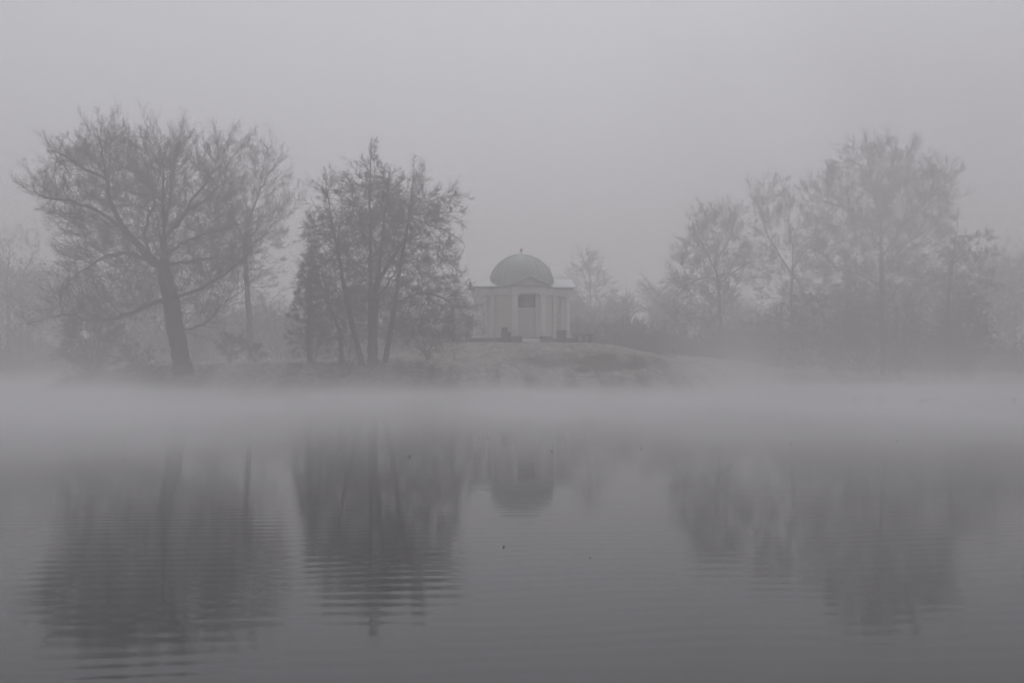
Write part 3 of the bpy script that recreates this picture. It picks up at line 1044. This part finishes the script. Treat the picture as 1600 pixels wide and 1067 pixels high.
shrub('wide russet shrub leaning over the water under the left end of the oak', 148, 478, 62, 83.2, 71, 2300, leaf_n=20000, leaf_size=0.035, stems=11)
shrub('low brown shrub at the water edge just left of the oak trunk', 222, 528, 36, 83.5, 72, 1000, leaf_n=5000)
shrub('dark round shrub on the lawn right of the oak trunk', 360, 516, 22, 95, 73, 900, 'twig', 9000, 'ivy', 0.04)
shrub('small dark round shrub beside the larger one on the lawn', 398, 536, 15, 96, 74, 500, 'twig', 5000, 'ivy', 0.04)
shrub('brown undergrowth at the left foot of the many-stemmed tree', 490, 505, 40, 91, 75, 1500, leaf_n=6000)
shrub('thin brown shrub between the many-stemmed tree and the temple', 668, 506, 40, 93, 76, 1300)
shrub('low shrub in front of the many trunks', 545, 545, 30, 86.3, 77, 700)
shrub('big dark thicket in the middle of the right-hand trees', 1300, 440, 58, 116, 81, 2600, 'twig_dark', 16000, 'ivy', 0.07, stems=14, twig_r=0.016)
shrub('dusky thicket left of the tallest right-hand tree', 1215, 470, 46, 120, 82, 2000, 'twig_dark', 8000, 'ivy', 0.07, twig_r=0.016)
shrub('dark bushy thicket under the rightmost narrow tree', 1508, 452, 48, 112.5, 83, 2200, 'twig_dark', 16000, 'ivy', 0.07, stems=11, twig_r=0.016)
shrub('grey thicket right in front of the tallest right-hand trunk', 1405, 440, 52, 115, 84, 2400, 'twig_dark', 6000, 'leaf_brown', 0.06, stems=11, twig_r=0.016)
shrub('brown thicket between the tallest right-hand tree and the narrow one', 1462, 500, 36, 113, 88, 1300, 'twig_brown', 5000, 'leaf_brown', 0.06, twig_r=0.016)
shrub('tall loose thicket just left of the tallest right-hand trunk', 1345, 400, 46, 119, 89, 2200, 'twig_dark', 6000, 'leaf_brown', 0.06, twig_r=0.014, stems=14)
shrub('low thicket under the leftmost right-hand tree', 1132, 490, 50, 119.5, 90, 1700, 'twig_dark', 3000, 'leaf_brown', 0.06, twig_r=0.016)
shrub('faint low thicket on the lawn right of the temple', 985, 492, 44, 128, 85, 1500, 'twig_dark', 5000, 'leaf_brown', 0.07, twig_r=0.017)
shrub('faint low thicket behind the leftmost right-hand tree', 1080, 480, 55, 132, 86, 1700, 'twig_dark', 5000, 'leaf_brown', 0.07, twig_r=0.017)
shrub('grey shrub beyond the lawn behind the oak', 300, 470, 60, 118, 87, 1600, 'twig_dark', 0, twig_r=0.017)


# --- the far wood, one mass
def far_wood():
    rng = np.random.default_rng(5)
    parts = []
    spots = []
    for px in np.arange(-200, 1820, 32):
        side = min(1.0, max(0.0, (abs(px - 800) - 420) / 350))       # the wood comes nearer at both ends
        Yw = rng.uniform(160, 200) - 22 * side
        spots.append(((px + rng.uniform(-12, 12) - 800) / F * Yw, Yw, rng.uniform(8, 13) + 7 * side))
    for (x, y, h) in spots:
        z = gz(x, y)
        m = 130
        # trunk
        parts.append(tubes(np.array([[x, y, z - .3]]), np.array([[x, y, z + h * .75]]), np.array([.35]), np.array([.08]),
                           np.array([[0, 0, 1.]]), np.array([[0, 0, 1.]]), 6))
        tt = rng.uniform(0.18, 0.8, m)
        p0 = np.stack([np.full(m, x), np.full(m, y), z + h * tt], -1)
        a = rng.uniform(0, 2 * math.pi, m)
        d = unit(np.stack([np.cos(a), np.sin(a), rng.uniform(.1, 1.3, m)], -1))
        ln = h * rng.uniform(.18, .36, m)
        parts.append(spikes(p0, d, ln, np.full(m, .05)))
        q = np.repeat(np.arange(m), 9)
        u = rng.uniform(.25, 1, len(q))
        p1 = p0[q] + d[q] * (ln[q] * u)[:, None]
        d1 = unit(d[q] + rng.normal(size=(len(q), 3)) * .8)
        parts.append(spikes(p1, d1, rng.uniform(.5, 1.7, len(q)), np.full(len(q), .055)))
    V, T = cat(parts)
    o = np_mesh('far_wood', V, T, M['twig'])
    tag(o, 'faint grey wood closing the park behind everything', 'wood', kind='stuff')


far_wood()


def far_undergrowth():
    rng = np.random.default_rng(15)
    n = 36000
    x = rng.uniform(-80, 80, n)
    y = rng.uniform(128, 142, n)
    top = 4.4 - 2.0 * np.exp(-((x - 15) / 10) ** 2) + 1.3 * np.sin(x * .17 + 1) + .9 * np.sin(x * .43 + y * .2) + .5 * np.sin(x * 1.1 + y)
    z = height(x, y) + top * rng.random(n) ** 1.2
    D = np.stack([rng.normal(size=n) * .6, rng.normal(size=n) * .6, rng.uniform(.1, 1.2, n)], -1)
    V, T = spikes(np.stack([x, y, z], -1), D, rng.uniform(.7, 1.9, n), np.full(n, .06))
    o = np_mesh('undergrowth', V, T, M['bark'])
    tag(o, 'grey brown bushes and saplings along the far edge of the lawn', 'undergrowth', kind='stuff')


far_undergrowth()


# --- dead grass and sedge on the bank
def bank_grass():
    rng = np.random.default_rng(8)
    n = 70000
    x = rng.uniform(-40, 52, n)
    x = x + .7 * np.sin(x * 2.1) + .4 * np.sin(x * 5.3)
    y = rng.uniform(80, 118, n)
    sh = np.interp(x, SH_X, SH_Y)
    s = y - sh
    k = (s > 0.1) & (s < 8.5) & (rng.random(n) < np.clip(1.2 - s / 9, 0, 1))
    x, y = x[k], y[k]
    z = height(x, y)
    m = len(x)
    q = np.repeat(np.arange(m), 3)
    P = np.stack([x[q] + rng.normal(size=len(q)) * .12, y[q] + rng.normal(size=len(q)) * .12, z[q] - .05], -1)
    D = np.stack([rng.normal(size=len(q)) * .5, rng.normal(size=len(q)) * .5, np.ones(len(q))], -1)
    V, T = spikes(P, D, np.clip(rng.gamma(2.2, .13, len(q)), .1, 1.1), np.full(len(q), .014))
    o = np_mesh('bank_grass', V, T, M['dead_grass'])
    tag(o, 'dead brown grass and sedge along the dark bank', 'grass', kind='stuff')


bank_grass()


def lawn_tufts():
    rng = np.random.default_rng(9)
    m = 9000
    a = rng.uniform(0, 2 * math.pi, m); d = 6.2 + 13 * rng.random(m)
    x, y = TEMPLE[0] + 3 + d * 1.5 * np.cos(a), TEMPLE[1] + d * np.sin(a)
    clump = np.sin(x * 1.9 + 1.3 * np.sin(y * 1.1)) * np.sin(y * 1.4 + x * .5)
    k = (clump > .15) & (y < 111) & (np.hypot(x - TEMPLE[0], y - TEMPLE[1]) > 6.0)
    x, y = x[k], y[k]
    s = y - np.interp(x, SH_X, SH_Y)
    x, y = x[s > 3], y[s > 3]
    q = np.repeat(np.arange(len(x)), 6)
    P = np.stack([x[q] + rng.normal(size=len(q)) * .15, y[q] + rng.normal(size=len(q)) * .15, height(x, y)[q] - .04], -1)
    D = np.stack([rng.normal(size=len(q)) * .6, rng.normal(size=len(q)) * .6, np.ones(len(q))], -1)
    V, T = spikes(P, D, rng.uniform(.08, .26, len(q)), np.full(len(q), .018))
    o = np_mesh('lawn_tufts', V, T, M['dead_grass'])
    tag(o, 'rough tufts and fallen leaves on the frosty temple mound', 'grass', kind='stuff')


lawn_tufts()


# ------------------------------------------------------------------ temple
def temple():
    root = empty('temple', (TEMPLE[0], TEMPLE[1], TZ), R(9), label='small white domed garden temple with columned porches on the mound', cat='temple')
    P1 = 0.50                                   # top of the plinth
    CT = 4.46                                   # top of the columns
    ET = 5.20                                   # top of the entablature
    # plinth: a drum with four arms
    b = MB()
    b.lathe([(3.55, -0.4), (3.55, P1)], 48)
    b.box(-4.75, 4.75, -1.86, 1.86, -0.4, P1 - 0.004)
    b.box(-1.86, 1.86, -4.6, 4.75, -0.4, P1 - 0.008)
    b.build('plinth', M['stone_dark'], root)
    # cheek walls and steps of the front porch
    for sx in (-1, 1):
        xc = sx * 1.33
        MB().box(xc - .46, xc + .46, -5.75, -4.602, -0.5, P1 + .10).build('cheek_wall', M['stone_dark'], root)
    for k in range(4):
        MB().box(-.865, .865, -5.6 + k * .25, -4.603, -0.5, 0.03 + k * .125).build('step', M['column'], root)
    # round cella wall with a doorway left open in front
    gap = math.asin(0.95 / 3.0)
    a0 = -math.pi / 2 + gap
    a1 = -math.pi / 2 - gap + 2 * math.pi
    wl = MB()
    wl.lathe([(3.05, P1), (3.05, CT)], 60, a0=a0, a1=a1, cap=False)
    wl.lathe([(2.75, CT), (2.75, P1)], 60, a0=a0, a1=a1, cap=False)
    wl.lathe([(3.05, CT), (2.75, CT)], 60, a0=a0, a1=a1, cap=False)
    wl.build('wall', M['plaster'], root, True)
    yd = -2.86
    for sx in (-1, 1):
        MB().box(min(sx * .80, sx * 1.0), max(sx * .80, sx * 1.0), yd - .22, yd + .14, P1, CT - .004).build('door_jamb', M['column'], root)
    MB().box(-.797, .797, yd - .14, yd + .12, P1 + 2.55, P1 + 2.75).build('lintel', M['column'], root)
    # door leaves, each with raised panels
    for sx in (-1, 1):
        x0, x1 = sorted((sx * .005, sx * .795))
        lf = MB().box(x0, x1, yd - .05, yd + .02, P1 + .01, P1 + 2.545).build('door', M['door'], root)
        for (za, zb) in ((.25, 1.05), (1.2, 2.4)):
            MB().box(x0 + .12, x1 - .12, yd - .08, yd - .052, P1 + za, P1 + zb).build('panel', M['door'], lf)
        MB().box(sx * .06 - .02, sx * .06 + .02, yd - .12, yd - .052, P1 + 1.1, P1 + 1.2).build('handle', M['black'], lf)
    # dark transom, the porch soffit's shadow put into its colour, with a half-round fanlight
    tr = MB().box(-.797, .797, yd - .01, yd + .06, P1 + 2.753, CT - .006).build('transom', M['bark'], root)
    fan = MB()
    n = 20
    ys = (yd - .06, yd - .02)
    vs = [(0.68 * math.cos(math.pi * i / n), yy, P1 + 2.80 + .68 * math.sin(math.pi * i / n)) for yy in ys for i in range(n + 1)]
    fs = [tuple(range(n + 1)), tuple(range(n + 1, 2 * n + 2))[::-1]] + [(i, i + n + 1, i + n + 2, i + 1) for i in range(n)] + [(0, n, 2 * n + 1, n + 1)]
    fan.add(vs, fs)
    fo = fan.build('fanlight', M['dark_glass'], root)
    for k in range(1, 4):
        a = math.pi * k / 4
        c, s = math.cos(a), math.sin(a)
        vs = []
        for (t, wd) in ((.08, .018), (.66, .018)):
            for sgn in (-1, 1):
                for yy in (yd - .085, yd - .062):
                    vs.append((t * c - sgn * wd * s, yy, P1 + 2.80 + t * s + sgn * wd * c))
        MB().add(vs, [(0, 1, 3, 2), (4, 6, 7, 5), (0, 4, 5, 1), (2, 3, 7, 6), (0, 2, 6, 4), (1, 5, 7, 3)]).build('glazing_bar', M['door'], fo)
    # columns
    spots = [(x, y) for x in (-4.1, 4.1) for y in (-1.28, 1.28)] + [(x, y) for y in (-4.1, 4.1) for x in (-1.25, 1.25)]
    sh = MB()
    prof = []
    for i in range(9):
        t = i / 8
        prof.append((0.285 - 0.045 * t ** 1.6, 0.27 + (CT - P1 - 0.27 - 0.30) * t))
    sh.lathe(prof, 20)
    bs = MB().box(-.36, .36, -.36, .36, 0, .11).lathe([(.35, .112), (.365, .15), (.35, .2), (.31, .22), (.30, .268)], 20)
    cp = MB().lathe([(.245, CT - P1 - .298), (.275, CT - P1 - .25), (.27, CT - P1 - .2), (.34, CT - P1 - .112)], 20).box(-.36, .36, -.36, .36, CT - P1 - .11, CT - P1 - .002)
    proto = None
    for (x, y) in spots:
        if proto is None:
            c = sh.build('column', M['column'], root, True)
            c1 = bs.build('column_base', M['column'], c)
            c2 = cp.build('capital', M['column'], c)
            proto = (c, c1, c2)
        else:
            c = proto[0].copy(); col.objects.link(c); c.parent = root
            for q in proto[1:]:
                d = q.copy(); col.objects.link(d); d.parent = c
        c.location = (x, y, P1)
    # pilasters where the porches meet the round wall
    for sx in (-1, 1):
        for sy in (-1, 1):
            MB().box(min(sx * 2.75, sx * 3.1), max(sx * 2.75, sx * 3.1), sy * 1.28 - .24, sy * 1.28 + .24, P1, CT - .003).build('pilaster', M['column'], root)
    # entablature: architrave and frieze round the cross, then the cornice
    e = MB()
    e.lathe([(2.7, CT), (3.26, CT), (3.26, CT + .30), (3.32, CT + .30), (3.32, ET - .14), (2.7, ET - .14)], 60, cap=False)
    for sx in (-1, 1):
        x0, x1 = sorted((sx * 2.75, sx * 4.42))
        e.box(x0, x1, -1.60, -1.0, CT + .002, ET - .142); e.box(x0, x1, 1.0, 1.60, CT + .002, ET - .142)
        e.box(*sorted((sx * 3.85, sx * 4.45)), -1.63, 1.63, CT + .004, ET - .144)
        y0, y1 = sorted((sx * 2.75, sx * 4.42))
        e.box(-1.58, -.98, y0, y1, CT + .006, ET - .146); e.box(.98, 1.58, y0, y1, CT + .006, ET - .146)
        e.box(-1.61, 1.61, *sorted((sx * 3.85, sx * 4.45)), CT + .008, ET - .148)
    e.build('entablature', M['column'], root)
    for sx in (-1, 1):
        MB().box(*sorted((sx * 2.9, sx * 3.9)), -1.0, 1.0, ET - .34, ET - .28).build('porch_ceiling', M['plaster'], root)
        MB().box(-.98, .98, *sorted((sx * 2.9, sx * 3.9)), ET - .34, ET - .28).build('porch_ceiling', M['plaster'], root)
    co = MB()
    co.lathe([(2.7, ET - .139), (3.34, ET - .139), (3.58, ET - .05), (3.58, ET), (2.7, ET)], 60, cap=False)
    for sgn in (-1, 1):
        co.box(*sorted((sgn * 2.7, sgn * 4.72)), -1.86, 1.86, ET - .14, ET + .004)
        co.box(-1.84, 1.84, *sorted((sgn * 2.7, sgn * 4.72)), ET - .138, ET + .008)
    co.build('cornice', M['cornice'], root)
    # gabled porch roofs meeting under the dome, each with its pediment
    RZ = ET + .90
    for k, a in enumerate((0, 90, 180, 270)):
        rot = Matrix.Rotation(R(a), 3, 'Z')
        zo = .001 * k
        prm = [(.6, -1.92, ET + .03), (.6, 1.92, ET + .03), (.6, 0, RZ), (4.84, -1.92, ET + .03), (4.84, 1.92, ET + .03), (4.84, 0, RZ)]
        top = [Vector((x, y, z + zo)) for x, y, z in prm]
        bot = [Vector((x, y * .97, z - .07 + zo)) for x, y, z in prm]
        v = [rot @ p for p in top + bot]
        rf = MB().add(v, [(0, 2, 5, 3), (2, 1, 4, 5), (6, 9, 11, 8), (8, 11, 10, 7), (3, 5, 11, 9), (5, 4, 10, 11), (0, 3, 9, 6), (1, 7, 10, 4)])
        ro = rf.build('roof', M['roof_copper'], root)
        sm = MB()
        for x in np.arange(3.0, 4.9, .36):
            for sy in (-1, 1):
                a_, b_ = Vector((x, sy * 1.92, ET + .035)), Vector((x, 0, RZ + .005))
                pts = [a_, a_ + Vector((.03, 0, 0)), b_ + Vector((.03, 0, 0)), b_]
                pts += [p + Vector((0, 0, .045)) for p in pts]
                sm.add([rot @ p for p in pts], [(0, 1, 2, 3), (4, 7, 6, 5), (0, 4, 5, 1), (3, 2, 6, 7), (0, 3, 7, 4), (1, 5, 6, 2)])
        s_ = sm.build('roof_seams', M['roof_copper'], ro)
        s_['kind'] = 'stuff'
        # tympanum and raking cornice
        pv = [(4.40, -1.55, ET + .01), (4.40, 1.55, ET + .01), (4.40, 0, RZ - .14), (4.50, -1.55, ET + .01), (4.50, 1.55, ET + .01), (4.50, 0, RZ - .14)]
        MB().add([rot @ Vector(p) for p in pv], [(0, 2, 1), (3, 4, 5), (0, 1, 4, 3), (1, 2, 5, 4), (2, 0, 3, 5)]).build('pediment', M['plaster'], root)
        rk = MB()
        for sy in (-1, 1):
            vv = [(x, sy * yy, z) for x in (4.38, 4.80) for (yy, z) in ((1.88, ET + .012), (1.55, ET + .012), (0, RZ - .25), (0, RZ - .08))]
            rk.add([rot @ Vector(p) for p in vv], [(0, 1, 2, 3), (7, 6, 5, 4), (0, 3, 7, 4), (1, 5, 6, 2), (0, 4, 5, 1), (3, 2, 6, 7)])
        rk.build('raking_cornice', M['cornice'], root)
    # dome with standing seams
    DR = 3.08
    prof = [(DR + .07, ET + .004), (DR + .07, ET + .06), (DR, ET + .10)]
    for i in range(1, 25):
        t = math.pi / 2 * i / 24
        prof.append((max(DR * math.cos(t), .02), ET + .10 + DR * .99 * math.sin(t)))
    dm = MB().lathe(prof, 64).build('dome', M['copper'], root, True)
    rib = MB()
    vs, fs = [], []
    for i in range(17):
        t = math.pi / 2 * .97 * i / 16
        for rr in (DR, DR + .045):
            for sgn in (-1, 1):
                vs.append((rr * math.cos(t), sgn * .018, ET + .10 + rr * .99 * math.sin(t)))
    for i in range(16):
        a = i * 4
        fs += [(a, a + 2, a + 6, a + 4), (a + 2, a + 3, a + 7, a + 6), (a + 3, a + 1, a + 5, a + 7)]
    rib.add(vs, fs)
    r0 = rib.build('rib', M['copper'], dm)
    for k in range(1, 28):
        r1 = r0.copy(); col.objects.link(r1); r1.parent = dm
        r1.rotation_euler = (0, 0, 2 * math.pi * k / 28)
    zt = ET + .10 + DR * .99
    MB().lathe([(.55, zt - .06), (.30, zt + .02), (.12, zt + .07), (.05, zt + .12), (.04, zt + .30), (.02, zt + .32)], 16).build('finial_stem', M['copper'], root, True)
    MB().ellipsoid((0, 0, zt + .44), (.15, .15, .15), 16, 10).build('finial_ball', M['gilt'], root, True)
    return root


temple()


def stone_table(px, Yt, seed, label):
    x = (px - 800) / F * Yt
    z = gz(x, Yt)
    root = empty('stone_table', (x, Yt, z - .02), R(9), label=label, cat='table')
    MB().box(-.98, .98, -.38, .38, .76, .90).box(-.92, .92, -.33, .33, .70, .758).build('tabletop', M['stone_dark'], root)
    for sx in (-.62, 0.05, .68):
        MB().lathe([(.24, -.05), (.24, .06), (.15, .12), (.20, .24), (.21, .32), (.11, .50), (.09, .58), (.19, .66), (.22, .70)], 16, cx=sx).build('leg', M['stone_dark'], root, True)
    return root


stone_table(719, 107, 1, 'dark stone table on rounded legs left of the temple')
stone_table(911, 107, 2, 'dark stone table on rounded legs right of the temple')


def pedestal(px, Yp, w_, h_, label, planter):
    x = (px - 800) / F * Yp
    z = gz(x, Yp)
    root = empty('stone_pedestal', (x, Yp, z), R(9), label=label, cat='pedestal')
    MB().box(-w_ / 2, w_ / 2, -w_ / 2, w_ / 2, -.2, h_ - .14).box(-w_ / 2 - .06, w_ / 2 + .06, -w_ / 2 - .06, w_ / 2 + .06, -.2, .12).build('block', M['stone_dark'], root)
    MB().box(-w_ / 2 - .05, w_ / 2 + .05, -w_ / 2 - .05, w_ / 2 + .05, h_ - .137, h_).build('cap', M['stone_dark'], root)
    if planter:
        p = empty('planter', (x - .12, Yp, z + h_), R(9), label='black square planter on the pedestal left of the temple steps', cat='planter')
        MB().box(-.24, .24, -.24, .24, 0.0, .34).box(-.27, .27, -.27, .27, .342, .40).build('tub', M['black'], p)
        MB().box(-.21, .21, -.21, .21, .402, .42).build('soil', M['leaf'], p)


pedestal(790.5, 101.2, .72, .86, 'squat dark stone pedestal left of the temple steps', True)
pedestal(877, 101.6, .72, 1.05, 'taller dark stone pedestal right of the temple steps', False)


# ------------------------------------------------------------------ birds
def crow(p, rz, label):
    root = empty('crow', p, rz, label=label, cat='bird', group='black birds perched in the many-stemmed tree')
    b = MB()
    rot = Matrix.Rotation(R(-28), 3, 'Y')
    b.ellipsoid((0, 0, .17), (.085, .075, .17), 14, 10, rot)
    b.ellipsoid((.075, 0, .31), (.05, .045, .055), 12, 8)
    b.ellipsoid((.05, 0, .27), (.055, .05, .07), 12, 8)
    b.build('body', M['feather_black'], root, True)
    MB().add([(.11, .014, .31), (.11, -.014, .31), (.11, 0, .33), (.11, 0, .295), (.185, 0, .30)],
             [(0, 2, 4), (2, 1, 4), (1, 3, 4), (3, 0, 4), (0, 3, 1, 2)]).build('beak', M['black'], root)
    MB().add([(-.05, -.03, .07), (-.05, .03, .07), (-.14, .045, -.11), (-.14, -.045, -.11), (-.07, -.03, .05), (-.07, .03, .05), (-.16, .045, -.10), (-.16, -.045, -.10)],
             [(0, 1, 2, 3), (4, 7, 6, 5), (0, 4, 5, 1), (3, 2, 6, 7), (0, 3, 7, 4), (1, 5, 6, 2)]).build('tail', M['feather_black'], root)
    for sy in (-1, 1):
        MB().ellipsoid((-.01, sy * .068, .17), (.06, .018, .15), 10, 8, rot).build('wing', M['feather_black'], root, True)
        MB().box(-.008, .008, sy * .03 - .007, sy * .03 + .007, -.005, .06).build('leg', M['black'], root)
    return root


pz = z2(692, 272, 89.0, -.5)
crow((pz[0], pz[1], pz[2] + .02), R(200), 'black bird perched on the upper outer branch of the many-stemmed tree')
pz = z2(673, 336, 89.0, -.5)
crow((pz[0], pz[1], pz[2] + .02), R(160), 'black bird perched on the lower outer branch of the many-stemmed tree')


def duck(px, py, rz, mat, label):
    Yd = CAM_H * F / (py - HOR)
    x = (px - 800) / F * Yd
    root = empty('duck', (x, Yd, 0), rz, label=label, cat='duck', group='ducks swimming on the lake')
    b = MB()
    b.ellipsoid((0, 0, .05), (.21, .10, .085), 16, 10)
    b.ellipsoid((-.19, 0, .085), (.07, .05, .035), 10, 8, Matrix.Rotation(R(25), 3, 'Y'))
    b.ellipsoid((.15, 0, .13), (.045, .04, .09), 10, 8, Matrix.Rotation(R(15), 3, 'Y'))
    b.build('body', M['feather_brown'], root, True)
    MB().ellipsoid((.185, 0, .215), (.055, .038, .042), 12, 8).build('head', M[mat], root, True)
    MB().ellipsoid((.25, 0, .205), (.032, .018, .009), 10, 6).build('beak', M['beak'], root, True)
    for sy in (-1, 1):
        MB().ellipsoid((-.03, sy * .092, .075), (.14, .018, .05), 12, 8).build('wing', M['feather_brown'], root, True)
    root.scale = (.72, .72, .72)


duck(1335, 624, R(5), 'feather_green', 'dark duck swimming alone under the tallest right-hand tree')
duck(1378, 623.5, R(175), 'feather_brown', 'faint duck swimming just left of the close group of three')
duck(1440, 627.5, R(20), 'feather_brown', 'smaller duck at the left of the close group of three')
duck(1450, 625.5, R(0), 'feather_brown', 'duck in the middle of the close group of three')
duck(1465, 623, R(10), 'feather_green', 'dark duck leading at the right of the close group of three')
duck(1585, 625.5, R(90), 'feather_brown', 'lone duck seen end-on at the right edge of the lake')

# ------------------------------------------------------------------ leaves afloat
LEAVES = [(195, 719), (380, 713), (540, 686), (640, 713), (749, 683), (762, 684), (681, 766), (787, 854), (862, 705),
          (922, 871), (1002, 700), (1402, 689), (1572, 689), (1236, 694)]
rl = random.Random(4)
lp = None
for (px, py) in LEAVES:
    Yl = CAM_H * F / (py - HOR)
    x = (px - 800) / F * Yl
    if lp is None:
        lf = MB()
        n = 7
        up, dn = [], []
        for i in range(n):
            t = i / (n - 1)
            wd = .035 * math.sin(math.pi * t) ** .8 + .001
            xx = -.07 + .14 * t
            zz = .012 + .022 * abs(2 * t - 1) ** 2
            up += [(xx, -wd, zz + .012), (xx, 0, zz), (xx, wd, zz + .012)]
        vs = up + [(a, b_, c - .004) for a, b_, c in up]
        o_ = len(up)
        fs = []
        for i in range(n - 1):
            for j in range(2):
                a = i * 3 + j
                fs.append((a, a + 3, a + 4, a + 1)); fs.append((a + o_, a + 1 + o_, a + 4 + o_, a + 3 + o_))
            fs.append((i * 3, i * 3 + o_, i * 3 + 3 + o_, i * 3 + 3)); fs.append((i * 3 + 2, i * 3 + 5, i * 3 + 5 + o_, i * 3 + 2 + o_))
        lp = lf.add(vs, fs).build('fallen_leaf', M['leaf'])
        o = lp
    else:
        o = lp.copy(); col.objects.link(o)
    o.location = (x, Yl, .001)
    o.rotation_euler = (0, 0, rl.uniform(0, 6.28))
    s = rl.uniform(.7, 1.2) * (0.25 if Yl < 16 else 0.5)
    o.scale = (s, s, s)
    tag(o, 'small dark curled leaf floating on the still water', 'leaf', 'leaves floating on the lake')
